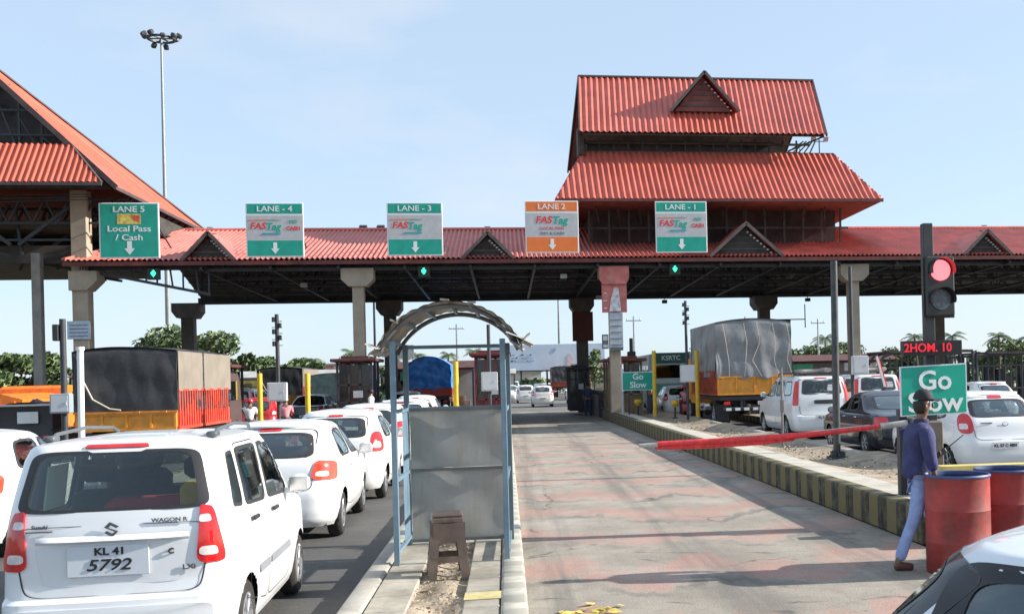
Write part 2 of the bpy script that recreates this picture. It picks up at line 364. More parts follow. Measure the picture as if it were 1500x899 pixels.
# left island
isl2 = thing('traffic_island', 'narrow low traffic island with sand filled bed under the blue shelter', 'traffic island', (0, 0, 0), group='traffic islands between the lanes')
b = MB(); kerb_line(b, [(.02, 6.0), (.02, 50.)], .22, .16); b.build('striped_kerb', kerb_fade, isl2, 40)
b = MB(); kerb_line(b, [(-1.3, 6.0), (-1.3, 50.)], .2, .16); b.build('plain_kerb', conc, isl2, 40)
pv = M('island_paving_slab', (.34, .31, .255), .85, var=.3, scale=2, bump=.4, dirt=.7, dcol=(.17, .145, .11))
b = MB()
for k in range(70):
    y = 6+k*.62
    b.box((-.25, y+.31, .07), (.3, .6, .145), bev=.01); b.box((-1.02, y+.31, .07), (.34, .6, .145), bev=.01)
b.ab((-.84, 12.0, 0), (-.41, 50, .13)); b.build('paving_slabs', pv, isl2)
b = MB(); b.grid(lambda u, v: (-.86+u*.47, 6+v*6.0, .10+.035*math.sin(v*19)*math.sin(u*7+1)), 8, 60); b.build('sand_bed', sand, isl2, 60)
rock_bits('rubble', -.84, -.43, 6.2, 11.9, .12, 420, M('island_rubble', (.34, .28, .2), .95, var=.5, scale=3), .012, .05, 5)
# worn yellow bar painted across the near kerb
b = MB(); b.ab((-.4, 8.75, .146), (.1, 9.05, .1505)); o = b.build('painted_bar', M('faded_yellow_paint', (.52, .44, .2), .8, var=.2, scale=6, dirt=.6, dcol=(.38, .35, .29)), isl2)
for i, X in enumerate((-6.4, -12.05)):
    t = thing('traffic_island', ['low concrete island between the white car queue and the tarpaulin truck', 'low concrete island at the far left of the plaza'][i], 'traffic island', (X, 0, 0), group='traffic islands between the lanes')
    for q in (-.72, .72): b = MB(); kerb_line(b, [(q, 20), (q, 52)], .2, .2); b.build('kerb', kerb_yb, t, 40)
    b = MB(); b.ab((-.63, 20, 0), (.63, 52, .17)); b.build('paving', pv, t)
for i, X in enumerate((10.9, 16.3)):
    t = thing('traffic_island', ['low island beyond the white people carrier lane', 'low island at the far right under the canopy'][i], 'traffic island', (X, 0, 0), group='traffic islands between the lanes')
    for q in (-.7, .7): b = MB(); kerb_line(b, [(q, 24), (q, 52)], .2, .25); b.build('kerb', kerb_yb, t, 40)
    b = MB(); b.ab((-.6, 24, 0), (.6, 52, .21)); b.build('paving', pv, t)

# ------------------------------------------------------------------ corrugated roofs
def corr(b, x0, x1, e, r, hl=0, hr=0, wave=.21, amp=.035, rows=5, seed=0, off=0):
    amp *= 1.35
    """ribbed sheets laid up a slope from eave e=(y,z) to ridge r=(y,z); hl/hr is how far the hips cut in"""
    rnd = random.Random(seed)
    n = max(6, int((x1-x0)/wave*6)); L = math.hypot(r[0]-e[0], r[1]-e[1])
    nrm = Vector((0, -(r[1]-e[1])/L, (r[0]-e[0])/L))
    if nrm.z < 0: nrm = -nrm
    cols = []
    for i in range(n+1):
        x = x0+(x1-x0)*i/n
        vm = 1.0
        if hl > 0: vm = min(vm, max(0.0, (x-x0)/hl))
        if hr > 0: vm = min(vm, max(0.0, (x1-x)/hr))
        ph = (x-x0)/wave*2*math.pi
        h = amp*(abs(math.cos(ph/2))**1.6)*2-amp+off
        col = []
        for j in range(rows+1):
            v = vm*j/rows
            st = .014*(1-((v*L/.9) % 1))
            col.append((x, e[0]+(r[0]-e[0])*v+nrm.y*(h+st), e[1]+(r[1]-e[1])*v+nrm.z*(h+st)))
        cols.append(col)
    vs = [p for c in cols for p in c]; m = rows+1
    b.add(vs, [(i*m+j, (i+1)*m+j, (i+1)*m+j+1, i*m+j+1) for i in range(n) for j in range(rows)])
def rot_mb(src, fn):
    src.v = [fn(p) for p in src.v]; return src

# ------------------------------------------------------------------ toll canopy
EV, RG, BK = (45.2, 7.33), (52.6, 9.62), (60.8, 7.1)
XL, XR = -17.9, 40.0
can = thing('toll_canopy', 'long low red tiled canopy spanning all lanes on beige and dark columns', 'toll canopy')
b = MB(); corr(b, XL, XR, EV, RG, hl=2.6, rows=8); corr(b, -16.9, XR, BK, RG, rows=3)
o = b.build('roof', red_roof2, can, 35)
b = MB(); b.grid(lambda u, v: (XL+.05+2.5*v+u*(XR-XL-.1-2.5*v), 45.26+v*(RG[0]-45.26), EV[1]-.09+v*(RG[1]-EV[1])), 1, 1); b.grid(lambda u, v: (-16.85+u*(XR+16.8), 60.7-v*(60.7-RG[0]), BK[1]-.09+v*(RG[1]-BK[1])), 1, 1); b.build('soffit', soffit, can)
b = MB(); b.cyl((XL+2.6, 52.6, 9.66), (XR, 52.6, 9.66), .09, n=8); b.bar((XL, 45.2, 7.4), (XL+2.6, 52.6, 9.68), .14, .08); b.build('ridge_cap', red_roof2, can, 40)
b = MB(); b.ab((XL, 45.14, 7.1), (XR, 45.19, 7.27)); b.build('fascia', M('dark_red_fascia', (.13, .03, .025), .6, var=.3), can)
# girders and cross trusses
def girder(b, x0, x1, y, z0, z1, step, w=.09, lat=.05):
    b.bar((x0, y, z0), (x1, y, z0), w*1.3, w*1.6); b.bar((x0, y, z1), (x1, y, z1), w, w*1.3)
    n = int((x1-x0)/step)
    for i in range(n):
        xa = x0+(x1-x0)*i/n; xb = x0+(x1-x0)*(i+1)/n
        b.bar((xa, y, z0), (xa, y, z1), lat); b.bar((xa, y, z0 if i % 2 else z1), (xb, y, z1 if i % 2 else z0), lat)
for (y, z0, z1, st) in ((45.9, 6.98, 7.35, .75), (49.2, 6.95, 8.3, 1.4), (52.6, 6.9, 9.3, 1.8), (56.5, 6.85, 8.2, 1.4), (60.2, 6.68, 7.05, .8)):
    b = MB(); girder(b, -12.6 if y < 47 else -12.6-(y-46)*.29, XR, y, z0, z1, st); b.build('girder', dark_steel, can)
b = MB(); b.ab((-16.9, 60.25, 6.62), (XR, 60.4, 6.98)); b.ab((-12.6, 46.05, 6.99), (XR, 46.15, 7.3)); b.build('eaves_beam', dark_steel, can)
k = 0; x = -12.6
while x < 38:
    b = MB(); b.bar((x, 45.4, 7.0), (x, 60.4, 6.75), .11, .13)
    b.bar((x, 45.4, 7.28), (x, 52.6, 9.45), .1); b.bar((x, 52.6, 9.45), (x, 60.6, 7.0), .1)
    for i in range(8):
        y0 = 45.6+i*1.85; zt = lambda yy: 7.28+(yy-45.4)*.301 if yy < 52.6 else 9.45-(yy-52.6)*.306
        b.bar((x, y0, 6.98), (x, y0, zt(y0)), .06); b.bar((x, y0, 6.98), (x, y0+1.8, zt(y0+1.8)), .055)
    b.build('roof_truss', dark_steel, can); x += 2.79
b = MB()
for i in range(9):
    y = 46.2+i*.8; b.bar((XL+.5+i*.28, y, 7.2+(y-45.2)*.309), (XR, y, 7.2+(y-45.2)*.309), .07)
for i in range(9):
    y = 53.2+i*.85; b.bar((-16.8, y, 9.4-(y-52.6)*.306), (XR, y, 9.4-(y-52.6)*.306), .07)
b.build('purlins', dark_steel, can)
# tapered cantilever at the left end
b = MB()
for y in (46.0,):
    b.bar((-17.6, y, 7.12), (-12.4, y, 7.12), .2, .24); b.bar((-17.0, y, 6.95), (-12.4, y, 5.95), .12)
    for i in range(9):
        x = -16.6+i*.52; b.bar((x, y, 7.1), (x+.1*(i % 2), y, 6.95-(x+17)*.217), .06)
b.build('cantilever_truss', dark_steel, can)
b = MB()
for i in range(46): b.bar((-17.4+i*.11, 45.6, 7.0), (-17.4+i*.11, 45.62, 7.3), .035)
b.build('eaves_slats', dark_steel, can)
# gablets
def gablet(parent, X, hw, y0, zb, za, name='vent_gable', roofm=red_roof2, facem=None, depth=4.6, over=.35):
    g = MB()
    g.prism([(X-hw*.92, zb), (X+hw*.92, zb), (X, za-.12)], y0+over, y0+over+.06); o = g.build(name, facem or M('gable_louvre', (.05, .045, .042), .8, var=.3, scale=4), parent)
    r = MB()
    for s_ in (-1, 1):
        a, c = Vector((X+s_*hw*1.08, y0, zb-.06)), Vector((X, y0, za)); d = Vector((0, depth, 0)); th = Vector((0, 0, .06))
        q = Vector((X, y0+depth, za)); qa = Vector((X+s_*hw*1.08, y0+.5, zb-.06))
        r.add([a, c, q, qa, a+th, c+th, q+th, qa+th], [(0, 1, 2, 3), (7, 6, 5, 4), (0, 4, 5, 1), (1, 5, 6, 2), (2, 6, 7, 3), (3, 7, 4, 0)])
    r.build('gable_roof', roofm, o)
    l_ = MB(); n = int(hw*3.2)
    for s_ in (-1, 1): l_.bar((X+s_*hw*1.1, y0-.02, zb-.1), (X, y0-.02, za-.02), .06, .14)
    l_.build('barge_board', M('grey_barge_board', (.11, .09, .085), .7, var=.2), o)
    w_ = MB()
    for i in range(9):
        f = (i+.8)/10; w_.box((X+hw*f, y0+over-.03, za-.28-(za-zb)*f*.93), (.09, .05, .055))
    w_.build('white_trim_blocks', white, o)
    c_ = MB(); c_.bar((X-hw*.75, y0+over-.02, zb+.28), (X+hw*.75, y0+over-.02, zb+.28), .05, .07)
    for i in range(5): c_.bar((X-hw*(.6-.12*i), y0+over-.015, zb+.28+.26*i), (X+hw*(.6-.12*i), y0+over-.015, zb+.28+.26*i), .03, .035)
    c_.build('louvre', M('pale_louvre', (.09, .08, .07), .8, var=.2), o)
    return o
for X, hw, za in ((-12.25, .98, 8.52), (-.67, 1.02, 8.48), (10.9, 1.55, 8.85), (22.5, 1.1, 8.5), (33.5, 1.1, 8.5)):
    gablet(can, X, hw, 45.25, 7.42, za, depth=(za-7.33)/.309+.2)
# columns
def front_column(X, capw=1.36, w_=.48):
    b = MB(); b.ab((X-w_/2, 45.76, 0), (X+w_/2, 46.24, 6.25), bev=.02); o = b.build('column', conc_col, can)
    b = MB(); h = capw/2; b.prism([(X-h, 6.98), (X-h, 6.5), (X-h*.55, 6.2), (X+h*.55, 6.2), (X+h, 6.5), (X+h, 6.98)], 45.6, 46.4); b.build('capital', conc_col, o)
    return o
for X in (-6.27, 4.87, 16.1, 27.3): col_o = front_column(X)
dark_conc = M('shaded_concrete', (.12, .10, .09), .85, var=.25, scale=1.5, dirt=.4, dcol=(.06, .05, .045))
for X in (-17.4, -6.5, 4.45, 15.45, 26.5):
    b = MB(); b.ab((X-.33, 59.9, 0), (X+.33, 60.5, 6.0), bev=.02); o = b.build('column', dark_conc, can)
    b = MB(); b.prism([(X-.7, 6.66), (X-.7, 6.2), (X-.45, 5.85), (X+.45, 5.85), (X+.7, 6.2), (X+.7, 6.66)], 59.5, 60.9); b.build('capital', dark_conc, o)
b = MB(); b.ab((3.85, 59.4, 4.15), (5.05, 59.5, 5.85)); b.build('maroon_board', M('maroon_board', (.11, .025, .02), .7, var=.2), can)
# tall left column with bracket
b = MB(); b.ab((-17.78, 45.7, 0), (-17.16, 46.3, 10.35), bev=.03); o = b.build('column', conc_col, can)
b = MB(); b.prism([(-17.85, 6.95), (-16.75, 6.95), (-16.75, 6.55), (-17.15, 6.15), (-17.85, 6.15)], 45.55, 46.45); b.build('bracket', conc_col, o)
# under-canopy floodlights and cameras
for i, (X, Y, Z) in enumerate(((-1.9, 50, 6.75), (5.2, 57, 6.6), (2.7, 47, 6.8), (-9.3, 50, 6.8), (9.3, 59.5, 6.5), (18, 59.5, 6.5), (13.6, 47.5, 6.8))):
    t = thing('floodlight', ['small dark floodlight under the canopy beam above the blue shelter', 'small dark floodlight behind the red banner column', 'small pale floodlight under the canopy beside the red banner column', 'small pale floodlight under the canopy below the second green sign from the left', 'black box lamp under the canopy edge above the silver tarpaulin truck', 'black box lamp under the canopy edge beside the red signal', 'small lamp under the canopy beside the cream capital'][i], 'floodlight', (X, Y, Z), group='lamps fixed under the canopy')
    b = MB(); b.box((0, 0, -.12), (.3, .22, .2), bev=.02); b.build('housing', sign_grey if i in (1, 2, 3) else blackp, t)
    b = MB(); b.bar((0, 0, 0), (0, 0, .3), .04); b.build('bracket', dark_steel, t)
# red banner column dressing
bn = M('faded_red_banner', (.55, .16, .14), .7, var=.2, scale=2.5, dirt=.4, dcol=(.5, .4, .36)); bg_ = M('grey_poster', (.42, .46, .5), .6, var=.15, scale=4, dirt=.4, dcol=(.25, .27, .3))
t = thing('banner', 'faded red banner wrapped round the column head under the canopy', 'banner', (0, 0, 0))
b = MB(); b.ab((4.3, 45.62, 4.9), (5.42, 45.66, 6.15)); b.prism([(4.2, 6.95), (5.52, 6.95), (5.52, 6.4), (5.4, 6.16), (4.32, 6.16), (4.2, 6.4)], 45.5, 45.56); b.build('cloth', bn, t)
b = MB(); b.prism([(4.85, 6.0), (5.05, 6.0), (5.1, 5.5), (5.15, 4.95), (4.62, 4.95), (4.7, 5.5)], 45.58, 45.61)
for i in range(3): b.box((4.45, 45.6, 5.1+i*.33), (.16, .02, .05))
b.build('print', M('banner_print', (.62, .62, .64), .6, var=.4, scale=6), t)
t = thing('poster_board', 'tall grey poster board strapped to the column below the red banner', 'poster board')
b = MB(); b.ab((4.6, 45.5, 3.2), (5.2, 45.56, 4.88)); b.build('board', bg_, t)
b = MB()
for i in range(5): b.box((4.9, 45.49, 3.45+i*.28), (.5, .012, .025))
b.box((4.9, 45.49, 3.27), (.56, .012, .14)); b.build('print', M('poster_print', (.09, .12, .14), .6, var=.3), t)
t = thing('notice_board', 'small dark square notice board beside the tall grey poster board', 'notice board')
b = MB(); b.ab((4.25, 45.5, 3.28), (4.54, 45.55, 3.92)); b.build('board', M('dark_board', (.1, .13, .15), .5, var=.3, scale=9), t)
b = MB(); b.box((4.395, 45.49, 3.75), (.2, .012, .2)); b.box((4.395, 45.49, 3.4), (.2, .012, .12)); b.build('print', sign_grey, t)

# ------------------------------------------------------------------ tower roofs above the canopy
tw = thing('tower_roof', 'two tiered red pagoda style roof rising above the right half of the canopy', 'tower roof')
E1, R1 = (46.0, 10.05), (49.0, 12.8)
b = MB(); corr(b, 2.4, 17.7, E1, R1, hl=1.45, hr=1.35, rows=6, wave=.28); corr(b, 2.4, 17.7, (59.5, 10.05), (56.5, 12.8), hl=1.45, hr=1.35, rows=3)
s2 = MB(); corr(s2, 0, 13.5, (0, 0), (1.45, 2.75), hl=3, hr=3, rows=3); rot_mb(s2, lambda p: (2.4+p[1], 59.5-p[0], 10.05+p[2])); b.add(s2.v, s2.f)
s2 = MB(); corr(s2, 0, 13.5, (0, 0), (1.35, 2.75), hl=3, hr=3, rows=3); rot_mb(s2, lambda p: (17.7-p[1], 46+p[0], 10.05+p[2])); b.add(s2.v, s2.f)
b.build('lower_roof', red_roof, tw, 35, fix=False)
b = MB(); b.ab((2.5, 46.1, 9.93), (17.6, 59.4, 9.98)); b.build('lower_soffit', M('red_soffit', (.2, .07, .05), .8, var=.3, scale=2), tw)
b = MB(); b.ab((2.4, 45.95, 9.93), (17.7, 46.03, 10.06)); b.ab((3.85, 48.98, 12.74), (16.35, 49.06, 12.86)); b.build('eaves_board', M('dark_red_fascia', (.13, .03, .025)), tw)
# lower storey: dark timber wall
b = MB(); b.ab((4.2, 48.6, 8.2), (16.2, 57.4, 9.95)); b.build('lower_wall', M('dark_brick_wall', (.05, .03, .027), .85, var=.4, scale=1.6, dirt=.6, dcol=(.05, .035, .035)), tw)
b = MB()
for i in range(14): b.bar((4.0+i*.94, 47.9, 8.3), (4.0+i*.94, 47.9, 9.95), .09)
for i in range(12): b.bar((4.3+i*1.0, 47.4, 9.9), (4.6+i*1.0, 48.5, 8.9), .07)
b.bar((3.9, 47.9, 9.0), (16.6, 47.9, 9.0), .08); b.build('timber_posts', timber, tw)
E2, R2 = (48.0, 13.55), (52.6, 17.45)
b = MB(); corr(b, 3.7, 15.65, E2, R2, rows=7, wave=.28)
# the right verge flares outwards to the ridge
for i, p in enumerate(b.v):
    f = (p[2]-13.55)/3.9; x = p[0]; b.v[i] = (x+(x-3.7)/11.95*.8*f+.35*f*(15.65-x)/11.95, p[1], p[2])
c2 = MB(); corr(c2, 3.7, 15.65, (57.2, 13.55), R2, rows=3)
for i, p in enumerate(c2.v):
    f = (p[2]-13.55)/3.9; x = p[0]; c2.v[i] = (x+(x-3.7)/11.95*.8*f+.35*f*(15.65-x)/11.95, p[1], p[2])
b.add(c2.v, c2.f); b.build('upper_roof', red_roof, tw, 35, fix=False)
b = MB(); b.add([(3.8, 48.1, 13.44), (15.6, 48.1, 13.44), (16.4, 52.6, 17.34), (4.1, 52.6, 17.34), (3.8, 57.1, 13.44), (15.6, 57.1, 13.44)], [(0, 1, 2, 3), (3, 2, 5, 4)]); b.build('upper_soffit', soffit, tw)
b = MB(); b.bar((4.0, 52.6, 17.5), (16.5, 52.6, 17.5), .16, .1)
b.bar((3.66, 47.98, 13.5), (4.02, 52.6, 17.45), .07, .18); b.bar((15.68, 47.98, 13.5), (16.48, 52.6, 17.45), .07, .16)
b.bar((3.66, 57.2, 13.5), (4.02, 52.6, 17.45), .07, .18); b.bar((15.68, 57.2, 13.5), (16.48, 52.6, 17.45), .07, .16); b.build('verge_trim', M('dark_verge', (.07, .05, .05), .6, var=.3), tw)
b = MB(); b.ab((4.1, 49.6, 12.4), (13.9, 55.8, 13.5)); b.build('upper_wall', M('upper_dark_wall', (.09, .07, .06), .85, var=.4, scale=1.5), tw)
b = MB()
for i in range(16): b.bar((4.0+i*.7, 49.2, 12.5), (4.0+i*.7, 49.2, 13.5), .08)
b.bar((3.8, 49.2, 13.3), (15.2, 49.2, 13.3), .1); b.bar((3.8, 49.15, 12.9), (14.5, 49.15, 12.9), .05)
b.ab((3.62, 48.6, 12.6), (3.9, 49.5, 13.9)); b.build('upper_posts', timber, tw)
b = MB()
for i in range(5): b.bar((14.0+i*.3, 49.3, 12.9), (14.9+i*.15, 49.3, 13.5), .06)
b.bar((13.9, 48.7, 12.86), (15.6, 48.3, 13.5), .07); b.build('eaves_brackets', timber, tw)
gablet(tw, 9.9, 1.56, 49.0, 14.95, 16.8, name='dormer', roofm=M('dormer_roof', (.3, .05, .04), .5, var=.2), facem=M('dormer_face', (.2, .05, .04), .6, var=.3, scale=3), depth=4.2, over=.45)
# small lamp on tower corner
t = thing('floodlight_pole', 'short pole with twin floodlights behind the right corner of the upper tower roof', 'floodlight pole', (17.2, 54, 12.6))
b = MB(); b.bar((0, 0, 0), (0, 0, 2.1), .05); b.bar((-.35, 0, 2.0), (.35, 0, 2.0), .04); b.bar((-1.1, 0, 0), (-1.1, 0, 1.6), .04); b.build('pole', dark_steel, t)
for s_ in (-.35, .35):
    b = MB(); b.box((s_, -.1, 2.12), (.22, .2, .26), Matrix.Rotation(.5, 3, 'X')); b.build('lamp', sign_grey, t)

# ------------------------------------------------------------------ gabled pavilion on the left
pv_ = thing('gabled_pavilion', 'tall orange red hipped gable roof on trusses at the left end of the canopy', 'pavilion')
orange_roof = M('orange_red_roof_sheet', (.60, .11, .06), .4, var=.12, scale=.5, dirt=.3, dcol=(.45, .12, .08), stretch=(.4, 4, .4))
b = MB(); s2 = MB(); AZ = 16.3
s2.grid(lambda u, v: (-15.4-6.15*v, 44+u*(12-12*v), 10.2+(AZ-10.2)*v), 90, 12)
for i, p in enumerate(s2.v): s2.v[i] = (p[0]+.02*math.sin(p[1]*28), p[1], p[2]+.02*math.sin(p[1]*28))
b.add(s2.v, s2.f)
b.add([(-15.4, 56, 10.2), (-21.55, 44, AZ), (-27.7, 56, 10.2)], [(0, 1, 2)]); b.add([(-27.7, 56, 10.2), (-21.55, 44, AZ), (-27.7, 44, 10.2)], [(0, 1, 2)])
b.build('main_roof', orange_roof, pv_, 35, fix=False)
b = MB(); b.bar((-15.35, 43.97, 10.13), (-21.55, 43.97, AZ-.07), .1, .2); b.bar((-21.55, 43.97, AZ-.07), (-27.7, 43.97, 10.1), .1, .2); b.bar((-15.4, 44, 10.12), (-15.4, 56, 10.12), .08, .14); b.bar((-15.4, 56, 10.24), (-21.5, 44.1, AZ+.03), .18, .06); b.build('verge_board', M('dark_verge', (.07, .05, .05)), pv_)
b = MB(); b.grid(lambda u, v: (-15.55-6*v, 44.1+u*(11.8-11.8*v), 10.08+(AZ-10.25)*v), 1, 4); b.build('roof_lining', soffit, pv_)
b = MB(); b.prism([(-27.5, 10.3), (-15.6, 10.3), (-21.55, AZ-.2)], 45.2, 45.3); b.build('gable_screen', M('gable_mesh_screen', (.055, .055, .06), .8, var=.6, scale=1.3, dirt=.5, dcol=(.12, .1, .09)), pv_)
b = MB()
for i in range(12):
    x = -17.6-i*.85; zt = min(AZ-.3, 10.2+(-15.4-x)*.99) if x > -21.5 else 10.2+(x+27.7)*.99
    b.bar((x, 44.9, 11.6), (x, 44.9, zt), .08); b.bar((x, 44.9, 11.6), (x-.9, 44.9, min(zt, AZ-.4)), .06)
for k in range(9): b.bar((-27-0*k, 44.6+k*.02, 9.9-k*.25), (-16.6, 44.6+k*.02, 9.95-k*.1), .03) if k < 3 else None
for z in (12.4, 13.4, 14.4): b.bar((-15.4-(z-10.2), 44.85, z), (-27.7+(z-10.2), 44.85, z), .07)
b.build('gable_lattice', dark_steel, pv_)
b = MB(); s2 = MB(); corr(s2, -27.2, -15.45, (42.75, 10.1), (44.0, 11.85), hr=1.55, hl=1.5, rows=4, wave=.23); b.add(s2.v, s2.f); b.build('pent_roof', orange_roof, pv_, 35)
b = MB(); b.bar((-15.45, 42.74, 10.08), (-16.95, 43.94, 11.75), .08, .1); b.bar((-27.2, 42.72, 10.03), (-15.45, 42.72, 10.03), .08, .12); b.build('pent_trim', M('dark_verge', (.07, .05, .05)), pv_)
b = MB()
b.ab((-27.5, 46.6, 8.85), (-17.9, 56, 9.2)); b.ab((-27.5, 47, 7.75), (-17.9, 57, 8.2)); b.build('beam', M('brown_beam', (.09, .075, .06), .8, var=.3, scale=1.2, dirt=.4, dcol=(.07, .06, .05)), pv_)
b = MB()
for y in (46, 48.5, 52, 55):
    b.bar((-27.5, y, 10.0), (-15.6, y, 10.0), .1)
    for i in range(12): b.bar((-16.0-i*.95, y, 10.0), (-16.5-i*.95, y, 9.0), .08); b.bar((-16.95-i*.95, y, 10.0), (-16.5-i*.95, y, 9.0), .08)
    b.bar((-27.5, y, 9.0), (-16.4, y, 9.0), .09); b.bar((-27.5, y, 8.3), (-17.9, y, 8.3), .09)
    b.bar((-19.9, y, 8.1), (-17.6, y, 9.9), .14); b.bar((-20.2, y, 8.1), (-22.4, y, 9.9), .14)
for i in range(11):
    y = 46.4+i*.95; b.bar((-15.55, y, 10.1), (-17.0, y, 9.05), .1); b.bar((-15.9, y, 10.05), (-15.8, y+.5, 9.1), .08); b.bar((-16.4, y, 10.05), (-16.0, y, 9.0), .06)
for y in (46.6, 50, 55.5): b.bar((-19.2, y, 7.5), (-27, y, 8.9), .12); b.bar((-20, y, 7.5), (-20.3, y, 9.9), .1); b.bar((-21.6, y, 7.5), (-20.5, y, 9.9), .1)
b.bar((-15.7, 46.8, 9.05), (-15.7, 56, 9.05), .09); b.ab((-15.9, 46, 9.0), (-15.35, 56, 9.1)); b.build('truss', dark_steel, pv_)
b = MB(); b.ab((-27.5, 46.5, 7.4), (-18.0, 46.7, 7.75)); b.ab((-16.6, 48, 8.6), (-15.6, 56, 9.9)); b.build('dark_infill', M('dark_infill', (.05, .045, .04), .8, var=.4), pv_)
b = MB(); b.ab((-19.40, 45.85, 0), (-19.05, 46.2, 7.75), bev=.02); b.build('column', M('grey_column', (.24, .23, .21), .8, var=.2, scale=2, dirt=.4), pv_)
b = MB(); b.ab((-26.4, 45.8, 0), (-26, 46.2, 7.75)); b.build('column', conc_col, pv_)
# ------------------------------------------------------------------ overhead lane signs
SY = 44.9
def arrow(b, x, z, s, y):
    b.prism([(x-.09*s, z+.28*s), (x+.09*s, z+.28*s), (x+.09*s, z-.02*s), (x+.2*s, z-.02*s), (x, z-.28*s), (x-.2*s, z-.02*s), (x-.09*s, z-.02*s)], y-.004, y)
def lane_sign(X, top, label, kind, col, title, nocash=False):
    W_, Hh = 2.32, 2.28
    t = thing('lane_sign', label, 'lane sign', (X, SY, top-Hh/2), group='overhead lane signs on the canopy edge')
    b = MB(); b.box((0, 0, 0), (W_, .07, Hh), bev=.012); b.build('panel', sign_white, t)
    if kind == 'local':
        b = MB(); b.box((0, -.037, 0), (W_-.1, .006, Hh-.1)); b.build('green_face', green_sign, t)
        text('LANE 5', .34, sign_white, t, (0, -.045, .86), sx=1.15)
        b = MB(); b.box((0, -.043, .47), (.9, .006, .42)); b.build('picture', M('yellow_picture', (.72, .55, .12), .5, var=.5, scale=7, dirt=.5, dcol=(.5, .08, .03)), t)
        b = MB(); b.prism([(.1, .62), (.42, .62), (.42, .34), (.2, .4)], -.05, -.046); b.build('picture_patch', M('picture_red', (.65, .1, .05), .5, var=.4, scale=8), t)
        text('Local Pass', .34, sign_white, t, (0, -.045, .06), sx=1.22); text('/ Cash', .34, sign_white, t, (0, -.045, -.3), sx=1.22)
        b = MB(); arrow(b, 0, -.72, 1.0, -.041); b.build('arrow', sign_white, t)
    else:
        b = MB(); b.box((0, -.037, Hh/2-.25), (W_-.1, .006, .41)); b.build('header_band', col, t)
        b = MB(); b.box((0, -.037, .1), (W_-.06, .006, 1.02)); b.build('message_panel', sign_grey, t)
        b = MB(); b.box((0, -.037, -Hh/2+.38), (W_-.1, .006, .65)); b.build('footer_band', col, t)
        text(title, .33, sign_white, t, (0, -.045, Hh/2-.26), sx=1.15)
        b = MB(); arrow(b, 0, -Hh/2+.38, .85, -.041); b.build('arrow', sign_white, t)
        if kind == 'tag':
            cx = -.36 if nocash else -.3
            b = MB(); b.prism([(cx-.72, .43), (cx+.0, .45), (cx+.0, .4), (cx-.72, .4)], -.05, -.045); b.build('logo_stripe', M('logo_orange', (.8, .22, .08), .5), t)
            b = MB(); b.prism([(cx, .45), (cx+.62, .43), (cx+.62, .4), (cx, .4)], -.05, -.045); b.build('logo_stripe', M('logo_grey', (.3, .33, .3), .5), t)
            text('FAS', .38, letter_red, t, (cx-.33, -.045, .16), italic=.2, bold=.03, sx=1.05); text('Tag', .42, letter_green, t, (cx+.28, -.045, .13), italic=.2, bold=.03)
            b = MB(); b.prism([(cx-.2, -.2), (cx+.55, -.2), (cx+.62, -.12), (cx-.12, -.12)], -.05, -.045); b.build('logo_swoosh', M('logo_teal', (.05, .32, .4), .5), t)
            if nocash: text('NO', .2, letter_green, t, (.74, -.045, .34), bold=.03); text('CASH', .22, letter_red, t, (.74, -.045, .06), bold=.04)
        else:
            text('FAS', .42, letter_red, t, (-.36, -.045, .3), italic=.2, bold=.03, sx=1.05); text('Tag', .46, letter_green, t, (.34, -.045, .28), italic=.2, bold=.03)
            text('LOCAL PASS', .17, letter_red, t, (.02, -.045, -.06), sx=1.1); text('PAY & CASH', .17, M('sign_dark_letters', (.15, .15, .16), .5), t, (.02, -.045, -.28), sx=1.1)
    b = MB()
    for s_ in (-.7, .7): b.bar((s_, .06, -.95), (s_, .5, -.95), .06); b.bar((s_, .06, .9), (s_, 3.0, -.35), .05); b.bar((s_, .06, -1.1), (s_, .06, 1.1), .06)
    b.build('bracket', dark_steel, t)
lane_sign(-15.2, 9.66, 'green Local Pass and Cash sign for lane 5 below the orange gable roof', 'local', green_sign, '')
lane_sign(-9.46, 9.66, 'green and silver NO CASH sign for lane 4, second green sign from the left', 'tag', green_sign, 'LANE - 4', True)
lane_sign(-3.72, 9.68, 'green and silver sign for lane 3 without the words NO CASH, above the shelter', 'tag', green_sign, 'LANE - 3')
lane_sign(2.12, 9.76, 'orange and silver sign for lane 2 over the open lane', 'orange', orange_sign, 'LANE 2')
lane_sign(7.85, 9.74, 'green and silver NO CASH sign for lane 1 below the pagoda roof', 'tag', green_sign, 'LANE - 1', True)

led_g = M('green_led', (.03, .9, .35), .4, var=0, emit=1.6); led_r = M('red_led_lamp', (1, .06, .07), .4, var=0, emit=3.2)
for i, X in enumerate((-14.5, -3.44, 7.62)):
    t = thing('lane_signal', 'green lit lane signal under the ' + ('lane 5 sign at the left end', 'lane 3 sign above the shelter', 'lane 1 sign below the pagoda roof')[i], 'lane signal', (X, 45.55, 6.8), group='green lane signals under the canopy')
    b = MB(); b.box((0, 0, 0), (.5, .16, .5), bev=.02); b.build('housing', M('signal_black', (.01, .02, .015), .4), t)
    b = MB(); arrow(b, 0, 0, .5, -.082); b.box((0, -.084, .03), (.2, .006, .06)); b.build('green_arrow', led_g, t)
    b = MB(); b.bar((0, .05, .3), (0, .05, .6), .05); b.build('hanger', dark_steel, t)

